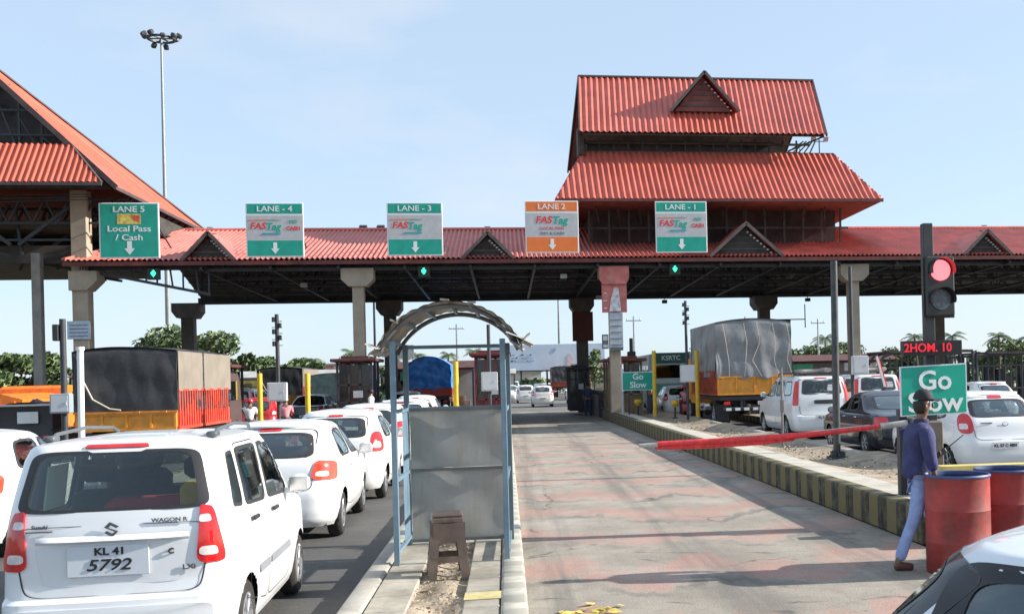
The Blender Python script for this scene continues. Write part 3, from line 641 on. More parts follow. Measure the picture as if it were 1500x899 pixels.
# ------------------------------------------------------------------ traffic signal with LED display and slow sign
sig = thing('traffic_signal', 'red over dark two lamp traffic signal on a black pole in the right foreground', 'traffic signal', (5.38, 12.5, KH))
b = MB(); b.box((0, 0, 1.72), (.13, .11, 3.44), bev=.01); b.build('pole', M('black_pole_paint', (.035, .036, .04), .5, var=.3, scale=5), sig)
b = MB(); b.box((.09, -.14, 2.62), (.37, .12, .76), bev=.02); b.box((.09, -.12, 2.62), (.41, .02, .8)); o = b.build('signal_head', M('signal_casing', (.03, .034, .034), .5, var=.2), sig)
for z, m_, nm in ((2.82, led_r, 'red_lamp'), (2.45, M('unlit_lamp', (.12, .13, .15), .3, var=.4, scale=30), 'unlit_lamp')):
    b = MB(); b.cyl((.085, -.2, z), (.085, -.212, z), .13, n=28); l_ = b.build(nm, m_, sig, 40)
    b = MB(); n = 20
    for i in range(n):
        a0, a1 = math.pi*(-.1+1.2*i/n), math.pi*(-.1+1.2*(i+1)/n)
        b.add([(.085+.15*math.cos(a0), -.2, z+.15*math.sin(a0)), (.085+.15*math.cos(a1), -.2, z+.15*math.sin(a1)), (.085+.15*math.cos(a1), -.34, z+.15*math.sin(a1)), (.085+.15*math.cos(a0), -.34, z+.15*math.sin(a0))], [(0, 1, 2, 3)])
    b.build('visor', blackp, l_)
led = thing('led_display', 'small dark message display with red letters mounted under the traffic signal', 'led display', (5.38, 12.5, KH))
b = MB(); b.box((-.03, -.13, 1.84), (.78, .12, .19), bev=.008); b.build('casing', M('display_black', (.012, .01, .012), .4), led)
text('2HOM. 10', .15, M('red_led_text', (.6, .015, .03), .5, var=0, emit=.4), led, (-.1, -.195, 1.84), bold=.02, sx=.98)
gs = thing('slow_sign', 'large green Go Slow sign behind the man in the cap', 'road sign', (5.38, 12.5, KH), R(1.5))
b = MB(); b.prism([(-.46, .98), (.44, 1.0), (.44, 1.64), (-.46, 1.61)], -.13, -.10); b.build('sign_edge', sign_white, gs)
b = MB(); b.prism([(-.445, .995), (.425, 1.015), (.425, 1.625), (-.445, 1.595)], -.136, -.131); b.build('sign_face', green_sign, gs)
text('Go', .34, sign_white, gs, (0, -.142, 1.42), bold=.018, sx=1.05); text('Slow', .34, sign_white, gs, (0.0, -.142, 1.14), bold=.018, sx=1.12)
b = MB(); b.box((-.4, 0, .35), (.1, .1, 1.45)); b.bar((-.42, -.09, 1.2), (.4, -.09, 1.2), .04); b.bar((-.42, -.09, 1.48), (.4, -.09, 1.48), .04); b.build('frame_post', dark_steel, gs)

# distant slow sign
gs2 = thing('slow_sign', 'small distant green Go Slow sign beside the brown roofed booth', 'road sign', (5.5, 43.0, KH-.05))
b = MB(); b.box((0, 0, 1.45), (1.35, .04, .78)); b.build('sign_edge', sign_white, gs2)
b = MB(); b.box((0, -.024, 1.45), (1.3, .006, .73)); b.build('sign_face', green_sign, gs2)
text('Go', .36, sign_white, gs2, (0, -.032, 1.63), bold=.02); text('Slow', .36, sign_white, gs2, (0, -.032, 1.28), bold=.02)
b = MB(); b.bar((-.4, .04, 0), (-.4, .04, 1.6), .06); b.bar((.4, .04, 0), (.4, .04, 1.6), .06); b.build('post', dark_steel, gs2)

# ------------------------------------------------------------------ barrier
bar_red = M('red_reflective_tape', (.72, .03, .035), .4, var=.3, scale=12, dirt=.5, dcol=(.55, .2, .18), stretch=(6, 1, 1))
bm_ = thing('boom_barrier', 'red boom barrier with grey ends lowered across the open lane', 'boom barrier', (5.1, 12.35, 0))
a, c = Vector((-.1, 0, 1.32)), Vector((-3.45, .6, 1.12)); d = c-a
def pt(f, dz=0): 
    p = a+d*f; return (p.x, p.y, p.z+dz-.05*math.sin(math.pi*f))
b = MB(); b.tube([pt(f) for f in (.1, .3, .5, .7, .85, .93)], [.03, .035, .045, .045, .04, .035], 10)
b.tube([pt(f, -.05) for f in (.42, .55, .7, .85, .94)], [.01, .028, .03, .03, .02], 8); b.build('red_arm', bar_red, bm_, 50)
b = MB(); b.tube([pt(f, .028) for f in (.14, .4)], .012, 6); b.tube([pt(f) for f in (.0, .1)], .04, 10); b.tube([pt(f, -.01) for f in (.93, 1.0)], [.034, .02], 8); b.build('grey_arm', M('grey_arm', (.42, .41, .38), .6, var=.3, scale=9), bm_, 50)
b = MB(); b.box((.18, .05, .86), (.3, .32, .96), bev=.02); b.box((0, 0, 1.3), (.16, .2, .16), bev=.01); b.build('motor_cabinet', M('barrier_cabinet', (.12, .1, .08), .6, var=.4, scale=4, dirt=.6), bm_)
b = MB(); b.box((.06, -.14, .9), (.06, .03, .5)); b.build('cabinet_hatch', blackp, bm_)

# ------------------------------------------------------------------ blue shelter
blue = M('blue_grey_shelter_paint', (.13, .21, .27), .5, var=.2, scale=3, dirt=.5, dcol=(.2, .22, .22))
panel_m = M('dull_zinc_panel', (.31, .31, .30), .5, metal=.25, var=.1, scale=3, dirt=.6, dcol=(.27, .235, .17), stretch=(3.2, 1, .5), bump=.25, bscale=3)
sh = thing('toll_shelter', 'small open shelter with blue posts, grey panels and an arched sheet roof', 'shelter', (-.57, 10.62, .145), R(-1))
sh.scale = (.94, 1, .985)
for x in (-.6, .57): b = MB(); b.box((x, 0, 1.15), (.06, .06, 2.3), bev=.006); b.build('post', blue, sh)
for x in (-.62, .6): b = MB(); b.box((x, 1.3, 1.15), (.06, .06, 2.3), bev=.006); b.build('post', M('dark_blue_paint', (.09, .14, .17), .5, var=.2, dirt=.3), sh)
for x in (-.61, .585):
    for z in (.1, .85, 1.56): b = MB(); b.bar((x, .03, z), (x, 1.27, z), .04); b.build('rail', blue, sh)
for z in (1.56, 2.27): b = MB(); b.bar((-.6, 1.3, z), (.58, 1.3, z), .04); b.build('rail', blue, sh)

b = MB(); b.grid(lambda u, v: (-.58+u*1.15, 1.27+.012*math.sin(u*9)*math.sin(v*5), .06+v*.78), 20, 10); b.build('rear_panel', panel_m, sh, 60)
b = MB(); b.grid(lambda u, v: (-.58+u*1.15, 1.27+.012*math.sin(u*7+2)*math.sin(v*6), .88+v*.66), 20, 10); b.build('rear_panel', panel_m, sh, 60)
for z in (.05, .86, 1.55): b = MB(); b.box((0, 1.24, z), (1.16, .025, .035)); b.build('panel_frame', M('panel_frame', (.1, .11, .11), .6, var=.3), sh)
b = MB(); b.grid(lambda u, v: (-.605+.008*math.sin(u*20), .04+u*.5+.7*0, .1+v*1.44), 8, 4); 
b = MB(); b.grid(lambda u, v: (-.607+.006*math.sin(u*20), .75+u*.5, .1+v*1.44), 8, 4); b.build('side_panel', M('blue_side_panel', (.11, .18, .24), .5, var=.2), sh)
# arched roof: aged corrugated sheet bent over two hoops
def arc(f, r, y):            # f 0..1 along the arc; wide flat hoop
    an = math.pi*(.87-.74*f); return (.01+1.0*r*math.cos(an), y, 1.90+.92*r*math.sin(an)+.03*f)
old = M('aged_corrugated_sheet', (.33, .29, .23), .8, var=.35, scale=3, dirt=.6, dcol=(.2, .18, .15), bump=.4)
rr_ = random.Random(3)
b = MB(); b.grid(lambda u, v: arc(u, .835+.012*abs(math.sin(u*48)), -.12+v*1.5+(.03*math.sin(u*23)+.02*math.sin(u*61) if v == 0 else 0)), 150, 6)
b.grid(lambda u, v: arc(u, .827+.012*abs(math.sin(u*48)), -.12+v*1.5+(.03*math.sin(u*23)+.02*math.sin(u*61) if v == 0 else 0)), 150, 6); b.build('arched_roof', old, sh, 50)
for y in (-.06, 1.3):
    b = MB(); b.tube([arc(i/24, .79, y) for i in range(25)], .026, 6); b.build('hoop', M('dark_hoop', (.10, .10, .095), .6, var=.3), sh, 50)
for i in range(7):
    p = arc(.07+i*.143, .802, 0); b = MB(); b.bar((p[0], -.06, p[2]), (p[0], 1.3, p[2]), .03); b.build('purlin', blue, sh)
tg = M('torn_grey_sheet', (.30, .29, .27), .8, var=.35, scale=5, dirt=.5)
def flap(x0, z0, dx, dz, ln, y0, y1, curl):
    b = MB(); b.grid(lambda u, v: (x0+dx*v*ln+.012*math.sin(u*26), y0+(y1-y0)*u+.03*math.sin(v*9), z0+dz*v*ln+curl*v*v+.015*abs(math.sin(u*18))), 26, 8); b.build('torn_sheet', tg, sh, 50)
p = arc(0, .83, 0); flap(p[0]+.03, p[2]+.03, -.75, -.62, .17, -.22, 1.2, .02); flap(p[0]+.05, p[2]+.0, -.95, .1, .16, -.24, .3, .04)
p = arc(1, .83, 0); flap(p[0]-.16, p[2]+.12, .86, -.32, .33, -.24, 1.1, -.02); flap(p[0]-.02, p[2]-.03, .55, .8, .2, -.25, .2, -.03); flap(p[0]-.12, p[2]+.05, .7, -.55, .22, -.2, .6, 0)
for f in (.18, .48, .63):
    p = arc(f, .84, -.12); b = MB(); b.box((p[0], p[1]+.02, p[2]+.015), (.09, .06, .02), Matrix.Rotation(.6-f, 3, 'Y')); b.build('loose_patch', tg, sh)

# ------------------------------------------------------------------ stool
st = thing('plastic_stool', 'brown plastic stool standing on sandy island in front of the shelter', 'stool', (-.60, 10.05, .125), R(6))
st.scale = (1, 1, 1.17)
br = M('brown_plastic', (.085, .06, .05), .35, var=.25, scale=6, dirt=.35, dcol=(.25, .2, .16))
b = MB(); b.box((0, 0, .5), (.29, .29, .03), bev=.012); b.box((0, 0, .462), (.3, .3, .05), bev=.012); b.build('seat', br, st)
for sx_ in (-1, 1):
    for sy_ in (-1, 1):
        b = MB(); top = [(sx_*.145, sy_*.145, .46), (sx_*.06, sy_*.145, .46), (sx_*.06, sy_*.12, .46), (sx_*.12, sy_*.12, .46), (sx_*.12, sy_*.06, .46), (sx_*.145, sy_*.06, .46)]
        bot = [(p[0]+sx_*.055, p[1]+sy_*.055, 0) for p in top]
        b.add(bot+top, [tuple(range(6)), tuple(range(11, 5, -1))]+[(i, (i+1) % 6, 6+(i+1) % 6, 6+i) for i in range(6)]); b.build('leg', br, st)
b = MB()
for z, k in ((.15, .175), (.36, .155)):
    for s_ in (-1, 1): b.box((0, s_*k, z), (2*k-.04, .015, .05 if z < .3 else .16)); b.box((s_*k, 0, z), (.015, 2*k-.04, .05 if z < .3 else .16))
b.build('stretcher', br, st)

# leaf litter by the kerb
b = MB(); rnd = random.Random(8)
for i in range(26):
    x, y = .62+rnd.gauss(0, .14), 8.62+rnd.gauss(0, .12); a_ = rnd.uniform(0, 6.28); s_ = rnd.uniform(.03, .075)
    vs = [(x+math.cos(a_+q)*s_*k, y+math.sin(a_+q)*s_*k, .01+rnd.uniform(0, .035)) for q, k in ((0, 1.3), (1.4, .6), (3.1, 1.2), (4.6, .6))]; b.add(vs, [(0, 1, 2), (0, 2, 3)])
o = b.build('fallen_leaves', M('yellow_leaf', (.62, .48, .12), .7, var=.3, scale=12)); o['kind'] = 'stuff'

# ------------------------------------------------------------------ drums and yellow barrier
drum_m = M('red_drum_paint', (.31, .038, .034), .65, var=.45, scale=2.6, dirt=.85, dcol=(.13, .05, .04), bump=.5, bscale=4, stretch=(1.5, 1.5, .6))
rim_b = M('blue_drum_rim', (.06, .085, .2), .55, var=.2, scale=5)
def drum(X, Y, label):
    t = thing('oil_drum', label, 'drum', (X, Y, 0), group='red drums at the end of the right island')
    r = .31; prof = [(r-.01, 0), (r, .012), (r, .3), (r+.004, .31), (r, .32), (r, .61), (r+.004, .62), (r, .63), (r, .93), (r+.006, .945)]
    b = MB(); b.lathe(prof, n=40); b.lathe([(0, .002), (r-.01, .002)], n=40); b.build('body', drum_m, t, 40)
    b = MB(); b.lathe([(r+.007, .935), (r+.012, .95), (r+.004, .965), (r-.012, .96), (r-.014, .94), (r-.014, .90)], n=40); b.build('rim', rim_b, t, 40)
    b = MB(); b.lathe([(0, .62), (r-.02, .62), (r-.016, .93)], n=40); b.build('inside', M('dark_blue_inside', (.02, .035, .11), .6, var=.3), t, 40)
    return t
drum(4.34, 9.5, 'weathered red drum with blue rim beside the walking man'); drum(5.03, 9.85, 'red drum at the right edge behind the first drum')
yb = thing('road_barrier', 'yellow painted barrier block behind the red drums', 'barrier', (6.15, 11.7, 0), R(-4))
b = MB(); b.prism([(-.3, 0), (.3, 0), (.3, .2), (.14, .42), (.11, .82), (-.11, .82), (-.14, .42), (-.3, .2)], -1.0, 1.25, plane='yz'); b.build('block', M('pale_yellow_paint', (.66, .52, .16), .7, var=.15, scale=4, dirt=.4), yb)
b = MB()
for i in range(4): b.box((-.75+i*.55, -.31, .1), (.22, .02, .14))
b.build('base_slots', blackp, yb)

# ------------------------------------------------------------------ posts, boxes, poles
def post(X, Y, z0, z1, label, cap=True):
    t = thing('bollard_post', label, 'post', (X, Y, z0), group='yellow posts guarding the booths')
    b = MB(); b.cyl((0, 0, 0), (0, 0, z1-z0), .085, n=12); b.build('tube', yellow, t, 40)
    b = MB(); b.cyl((0, 0, 0), (0, 0, .06), .14, n=12); b.build('base', conc, t)
post(6.03, 41.8, KH-.1, 3.05, 'tall yellow post beside the distant green Go Slow sign'); post(7.3, 39, KH-.1, 2.95, 'tall yellow post touching the orange truck bed')
post(-8.2, 36, 0, 2.42, 'yellow post at left of the grey box on the pole'); post(-6.66, 36, .18, 2.38, 'yellow post at right of the grey box on the pole'); post(-1.54, 32, 0.0, 2.6, 'yellow post seen through the blue shelter')
def boxpole(X, Y, z0, ztop, zb0, zb1, w_, label, ant=False, m_=None, px=.0, cat='equipment pole'):
    t = thing('equipment_pole', label, cat, (X, Y, z0), group='poles carrying reader boxes')
    b = MB(); b.cyl((px, .12, 0), (px, .12, ztop-z0), .055, n=10); b.build('pole', dark_steel, t, 40)
    b = MB(); b.box((0, 0, (zb0+zb1)/2-z0), (w_, .18, zb1-zb0), bev=.015); o = b.build('box', m_ or M('pale_grey_box', (.5, .51, .52), .5, var=.1, scale=4, dirt=.2), t)
    b = MB(); b.box((0, -.094, (zb0+zb1)/2-z0), (w_*.82, .01, (zb1-zb0)*.82)); b.box((w_*.33, -.102, (zb0+zb1)/2-z0), (.02, .012, .07)); b.build('door', M('box_door', (.55, .56, .57), .5, var=.06), o)
    if ant:
        b = MB(); h = ztop-z0
        for i in range(5): b.box((px+(.09 if i % 2 else -.09), .1, h-.15-i*.17), (.07, .09, .14), bev=.01); b.bar((px-.14, .12, h-.2-i*.17), (px+.14, .12, h-.2-i*.17), .02)
        b.build('sensors', blackp, t)
    return t
boxpole(-6.36, 30, 0.18, 4.0, 1.55, 2.08, .52, 'dark pole with sensors and a pale grey box above the white hatchback roof', True)
boxpole(-.52, 32, 0.0, 3.72, 1.67, 2.25, .5, 'dark pole with grey box seen through the shelter', False)
boxpole(6.75, 38, KH-.1, 4.82, 1.75, 2.4, .56, 'dark pole with antennas and white box left of the orange truck', True)
boxpole(10.67, 30, .2, 5.2, 1.9, 2.47, .5, 'dark pole with white box above the black car', False, px=-.2)
t = boxpole(-8.0, 20, 0.0, 3.3, 1.58, 1.94, .34, 'slim pole with blue grey box in front of the black tarpaulin', False, M('blue_grey_box', (.27, .32, .35), .5, var=.1))
b = MB(); b.box((-.1, .1, 3.05), (.1, .12, .3), bev=.01); b.build('camera', blackp, t)
t = thing('notice_plate', 'pale blue notice plate fixed on the tall left beige column', 'notice', (-17.5, 45.6, 4.5))
b = MB(); b.box((0, 0, 0), (.9, .05, .75)); b.build('plate', M('notice_blue', (.42, .5, .58), .5, var=.15, scale=6), t)
b = MB(); [b.box((0, -.03, .2-.15*i), (.7, .01, .05)) for i in range(4)]; b.build('print', M('notice_print', (.15, .2, .28), .5, var=.3), t)
t = thing('sky_patch_pole', 'white pole standing in for a blank patch of sky beside the black tarpaulin of the left truck', 'pole', (-9.6, 25, 0))
b = MB(); b.cyl((0, 0, 0), (.02, 0, 2.9), .07, n=10); b.cyl((0.02, 0, 2.9), (.02, 0, 2.98), .09, n=10); b.build('tube', white, t, 40)  # white upright stands in for a blank patch of bright sky
# foreground sign pole on the right island
t = thing('steel_pole', 'tall dark steel pole with flanged base standing on the striped right island', 'pole', (6.52, 19.8, KH-.16))
b = MB(); b.cyl((0, 0, 0), (.03, 0, 3.95), .075, .07, n=14); b.build('shaft', M('dark_grey_pole', (.06, .065, .07), .45, metal=.3, var=.3, scale=6, dirt=.3), t, 40)
b = MB(); b.box((0, 0, .02), (.34, .34, .04)); [b.bar((0, 0, .18), (math.cos(a_)*.16, math.sin(a_)*.16, .04), .03) for a_ in (0, 1.57, 3.14, 4.71)]
for i in range(9): b.box((.1*math.cos(i), .1*math.sin(i*1.7), .08+.02*(i % 3)), (.09, .07, .09))
b.build('base_flange', dark_steel, t)
t = thing('sign_pole', 'thin grey pole beside the white people carrier on the right island', 'pole', (6.42, 23.5, KH-.2))
b = MB(); b.cyl((0, 0, 0), (0, 0, 1.9), .03, n=10); b.box((0, 0, 1.0), (.07, .12, .3), bev=.01); b.build('shaft', M('thin_pole', (.16, .16, .16), .5, var=.2), t)
b = MB(); b.box((0, 0, .02), (.14, .14, .03)); b.build('base_plate', dark_steel, t)
t = thing('raised_barrier', 'folded red and white barrier arm by the cream column behind the people carrier', 'boom barrier', (9.95, 27.2, .0))
b = MB(); b.box((.5, 0, .6), (.34, .34, 1.2), bev=.02); b.build('cabinet', M('barrier_cabinet', (.12, .1, .08)), t)
b = MB(); b.bar((.2, -.1, 2.35), (.42, -.1, 1.55), .08); b.build('red_arm', bar_red, t)
b = MB(); b.bar((.16, -.15, 2.4), (.38, -.15, 1.55), .05); b.build('white_arm', white, t)
b = MB(); b.bar((.42, -.1, 1.55), (.05, -.12, 1.15), .07); b.build('lower_arm', blackp, t)
# little yellow hydrant-like lamps on the island
for i, (X, Y) in enumerate(((6.65, 40.5), (5.6, 44.0))):
    t = thing('warning_lamp', ['small yellow warning lamp on a dark stand between the two yellow posts', 'yellow warning lamp in front of the distant green sign'][i], 'warning lamp', (X, Y, KH-.12), group='yellow lamps on the right island')
    b = MB(); b.lathe([(0, .72), (.14, .72), (.17, .6), (.1, .5), (.05, .45)], n=14); b.build('head', yellow, t, 40)
    b = MB(); b.cyl((0, 0, 0), (0, 0, .48), .04, n=8); b.cyl((0, 0, 0), (0, 0, .04), .12, n=8); b.build('stand', dark_steel, t)
t = thing('crossbar_pole', 'thin crossbar with camera beside the dark column above the silver tarpaulin', 'camera bracket', (15.45, 59.3, 5.2))
b = MB(); b.bar((0, 0, 0), (2.3, 0, 0), .06); b.bar((2.3, 0, -.5), (2.3, 0, .9), .05); b.build('bar', dark_steel, t)
b = MB(); b.box((1.2, -.1, -.1), (.3, .25, .16), bev=.02); b.build('camera', blackp, t)

# ------------------------------------------------------------------ toll booths under the canopy
dkg = M('booth_dark_glazing', (.02, .024, .026), .2, var=.4, scale=2, coat=.5)
def booth(X, Y, w_, dpt, h, frame, label, roofm, trim=None, z0=.2):
    t = thing('toll_booth', label, 'toll booth', (X, Y, z0), group='toll booths under the canopy')
    b = MB(); b.ab((-w_/2+.04, .04, 0), (w_/2-.04, dpt-.04, 1.0)); b.build('lower_wall', M('booth_'+frame.name, tuple(frame.diffuse_color[:3]), .6) if False else frame, t)
    b = MB(); b.ab((-w_/2+.07, .07, 1.0), (w_/2-.07, dpt-.07, h-.15)); b.build('window', dkg, t)
    b = MB()
    for x in (-w_/2, -w_/6, w_/6, w_/2): b.ab((x-.045, -.01, 0), (x+.045, .1, h)); b.ab((x-.045, dpt-.1, 0), (x+.045, dpt, h))
    for z in (1.0, 1.75, h-.1): b.box((0, .03, z), (w_, .08, .07))
    for y in (dpt*.5,): 
        for x in (-w_/2, w_/2): b.ab((x-.045, y-.04, 0), (x+.045, y+.04, h))
    b.build('frame', frame, t)
    b = MB(); b.box((0, dpt/2, h+.05), (w_+.5, dpt+.5, .14), bev=.03); b.box((0, dpt/2, h+.17), (w_*.8, dpt*.8, .12)); b.build('roof', roofm, t)
    b = MB(); b.box((w_*.1, -.02, 1.35), (w_*.28, .02, .3)); b.build('notice', trim or sign_grey, t)
    return t
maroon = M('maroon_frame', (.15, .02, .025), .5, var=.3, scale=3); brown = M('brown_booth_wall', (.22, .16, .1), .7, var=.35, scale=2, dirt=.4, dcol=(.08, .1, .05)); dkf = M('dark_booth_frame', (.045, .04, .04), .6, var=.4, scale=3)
booth(-.66, 44, 1.25, 2.4, 2.85, maroon, 'maroon framed toll booth behind the blue shelter', maroon)
booth(5.45, 47.2, 1.5, 2.4, 2.55, brown, 'brown walled toll booth with red brown roof below the grey poster column', M('red_brown_roof', (.22, .07, .05), .7, var=.3), yellow)
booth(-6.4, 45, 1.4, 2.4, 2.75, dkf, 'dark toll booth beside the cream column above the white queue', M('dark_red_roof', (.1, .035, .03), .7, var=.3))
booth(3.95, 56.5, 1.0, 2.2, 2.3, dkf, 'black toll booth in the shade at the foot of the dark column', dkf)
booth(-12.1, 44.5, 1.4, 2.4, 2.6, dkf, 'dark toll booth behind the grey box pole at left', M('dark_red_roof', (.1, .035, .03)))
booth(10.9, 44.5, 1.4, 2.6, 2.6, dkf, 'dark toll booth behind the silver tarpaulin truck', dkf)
# clutter around the dark column
t = thing('guard_rail', 'dark steel guard rail around the shaded column at the end of the island', 'guard rail', (4.75, 50.5, 0))
b = MB()
for y in range(0, 9): b.bar((0, y, 0), (0, y, 1.3), .08)
for z in (.5, .9, 1.3): b.bar((0, 0, z), (0, 8, z), .09)
b.ab((-.15, 1.5, 0), (.35, 7.5, 1.1)); b.build('rail', dkf, t)
t = thing('cable_pole', 'grey pole standing in front of the brown walled toll booth', 'pole', (5.0, 44.5, KH-.05))
b = MB(); b.cyl((0, 0, 0), (0, 0, 2.2), .06, n=8); b.box((0, -.02, 1.5), (.12, .14, 1.0)); b.build('shaft', sign_grey, t)
t = thing('dark_stub_pole', 'short black pole standing behind the distant green sign', 'pole', (6.1, 50, 0))
b = MB(); b.cyl((0, 0, 0), (0, 0, 3.9), .09, n=8); b.box((0, 0, 2.9), (.4, .3, .7), bev=.03); b.build('shaft', blackp, t)

# dark framed enclosures at the right
for i, (X, w_) in enumerate(((16.2, 3.9), (20.2, 3.8))):
    t = thing('cage_shelter', ['dark metal cage shelter with arched frame behind the red letter display', 'dark metal cage shelter with flat top behind the white hatchback'][i], 'cage shelter', (X, 38, 0), group='dark cage shelters at the right')
    b = MB(); n = 16
    for y in (0, 1.2, 2.4):
        if i == 0:
            pts = [(-w_/2, y, 0), (-w_/2, y, 2.2), (-w_/2+.25, y, 2.55), (-w_/2+.7, y, 2.7), (w_/2, y, 2.7), (w_/2, y, 0)]
        else: pts = [(-w_/2, y, 0), (-w_/2, y, 2.5), (w_/2, y, 2.6), (w_/2, y, 0)]
        b.tube(pts, .06, 6)
    for z in (1.2, 2.1): b.bar((-w_/2, 0, z), (w_/2, 0, z), .06)
    for k in range(n): b.bar((-w_/2+w_*k/n, 0, 0), (-w_/2+w_*k/n, 0, 2.5 if k > 1 else 2.2), .045)
    b.build('frame', dark_steel, t)
    b = MB(); rnd = random.Random(i+4)
    for k in range(9): b.box((-w_/2+.25+k*w_/9, rnd.uniform(1.3, 2.6), rnd.uniform(.9, 1.2)), (w_/9*.8, .3, rnd.uniform(1.6, 2.3)))
    b.build('stored_panels', M('stored_dark_panels', (.05, .05, .05), .6, var=.7, scale=2.5), t)
    b = MB(); b.box((.1, 1.2, 2.72 if i == 0 else 2.6), (w_*.82, 2.6, .08)); b.build('roof', M('dark_red_brown_roof', (.06, .035, .035), .7, var=.5, scale=1.5), t)
# ------------------------------------------------------------------ cars
def lerp(a, b, f): return a+(b-a)*f
class Car:
    def __init__(s, P):
        s.P = P; s.tab = P['tab']; s.L = P['L']; s.rr = P.get('rr', .2); s.rf = P.get('rf', .35)
        s.bul = P.get('bulge', .04); s.zr = s.tab[-1][0]; s.tp = P.get('taper', .04)
    def row(s, z):
        T = s.tab
        if z <= T[0][0]: return T[0][1:]
        for a, b in zip(T, T[1:]):
            if z <= b[0]:
                f = (z-a[0])/(b[0]-a[0]); return [lerp(a[i], b[i], f) for i in (1, 2, 3)]
        return T[-1][1:]
    def P_(s, t, z):
        w, yr, yf = s.row(z); sg = -1 if t < 0 else 1; t = abs(t); rr, rf = min(s.rr, w*.6), min(s.rf, w*.6)
        if t <= 1: x = t*(w-rr); y = yr
        elif t <= 2: a = (t-1)*math.pi/2; x = w-rr+rr*math.sin(a); y = yr+rr*(1-math.cos(a))
        elif t <= 3: x = w; y = yr+rr+(t-2)*(yf-yr-rr-rf)
        elif t <= 4: a = (t-3)*math.pi/2; x = w-rf+rf*math.cos(a); y = yf-rf+rf*math.sin(a)
        else: x = (5-t)*(w-rf); y = yf
        q = max(-1.0, min(1.0, (y-s.L/2)/(s.L/2)))
        x *= 1-s.tp*q*q*abs(q)
        e = (x/max(.1, w))**2
        y += -s.bul*(1-e)*max(0, -q) + s.bul*1.6*(1-e)*max(0, q)
        return Vector((sg*x, y, z))
    def tR(s, x, z):
        w, yr, yf = s.row(z); rr = min(s.rr, w*.6); k = 1-s.tp; X = abs(x)/k; sg = -1 if x < 0 else 1
        if X <= w-rr: return sg*X/(w-rr)
        return sg*(1+math.asin(min(1, (X-(w-rr))/rr))/(math.pi/2))
    def tS(s, y, z):
        w, yr, yf = s.row(z); rr, rf = min(s.rr, w*.6), min(s.rf, w*.6)
        if y < yr+rr: return 1+math.acos(max(-1, min(1, 1-(y-yr)/rr)))/(math.pi/2) if y > yr else 1
        if y > yf-rf: return 3+math.asin(min(1, (y-(yf-rf))/rf))/(math.pi/2)
        return 2+(y-yr-rr)/(yf-yr-rr-rf)
    def pt(s, kind, u, z, off=0):
        def g(u, z):
            if kind == 'R': return s.P_(s.tR(u, z), z)
            if kind == 'T': return s.P_(u, z)
            if kind == 'F':
                w, yr, yf = s.row(z); rf = min(s.rf, w*.6); X = abs(u); t = 5-X/(w-rf) if X < w-rf else 4-math.asin(min(1, (X-(w-rf))/rf))/(math.pi/2)
                return s.P_(t*(1 if u >= 0 else -1), z)
            p = s.P_(s.tS(u, z), z)
            return p if kind == 'S' else Vector((-p.x, p.y, p.z))
        p = g(u, z)
        if not off: return p
        e = .01; n = (g(u+e, z)-g(u-e, z)).cross(g(u, z+e)-g(u, z-e)).normalized()
        c = Vector((0, s.L/2, .8)); 
        if n.dot(Vector(((p-c).x, (p-c).y*.5, (p-c).z*.6))) < 0: n = -n
        return p+n*off
    @staticmethod
    def uv(quad, n, k, th):
        a = math.copysign(abs(math.cos(th))**(2/n), math.cos(th))*k; b = math.copysign(abs(math.sin(th))**(2/n), math.sin(th))*k
        f, g = (a+1)/2, (b+1)/2; q = quad       # bl, br, tr, tl
        return ((q[0][0]*(1-f)+q[1][0]*f)*(1-g)+(q[3][0]*(1-f)+q[2][0]*f)*g, (q[0][1]*(1-f)+q[1][1]*f)*(1-g)+(q[3][1]*(1-f)+q[2][1]*f)*g)
    def patch(s, b, kind, quad, n=5, k0=0, k1=1, off=.004, rings=5, m=40, skirt=True, inner=False):
        ks = [k0+(k1-k0)*i/rings for i in range(1 if k0 == 0 else 0, rings+1)]
        vs = []; 
        for k in ks:
            for i in range(m):
                u, z = s.uv(quad, n, k, 2*math.pi*(i+.5)/m); vs.append(s.pt(kind, u, z, off))
        R_ = len(ks)
        if skirt:
            for i in range(m):
                u, z = s.uv(quad, n, k1, 2*math.pi*(i+.5)/m); vs.append(s.pt(kind, u, z, -.012))
            R_ += 1
        if inner:
            vi = []
            for i in range(m):
                u, z = s.uv(quad, n, k0, 2*math.pi*(i+.5)/m); vi.append(s.pt(kind, u, z, -.03))
        fs = [(j*m+i, j*m+(i+1) % m, (j+1)*m+(i+1) % m, (j+1)*m+i) for j in range(R_-1) for i in range(m)]
        if inner:
            base = len(vs); vs += vi; fs += [(base+i, base+(i+1) % m, (i+1) % m, i) for i in range(m)]
        if k0 == 0:
            u, z = s.uv(quad, n, 0, 0); vs.append(s.pt(kind, u, z, off)); c = len(vs)-1
            fs += [(c, (i+1) % m, i) for i in range(m)]
        b.add(vs, fs)
    def body(s, cell, holes, parent, paint):
        rr = 5 if cell > .04 else 7; W = s.row(s.tab[len(s.tab)//2][0])[0]
        nr = max(4, int(W*.8/cell)); ns = int(s.L*.85/cell); tp = [i/nr for i in range(nr)]+[1+i/rr for i in range(rr)]+[2+i/ns for i in range(ns)]+[3+i/rr for i in range(rr)]+[4+i/nr for i in range(nr+1)]
        ts = tp+[-t for t in reversed(tp[1:-1])]; n = len(ts)
        zs = []
        for a, b_ in zip(s.tab, s.tab[1:]):
            k = max(1, round((b_[0]-a[0])/cell)); zs += [a[0]+(b_[0]-a[0])*i/k for i in range(k)]
        zs.append(s.zr)
        vs = [s.P_(t, z) for z in zs for t in ts]; m = len(zs)
        wh = s.P['wheels']; Ra = wh[2]*1.13
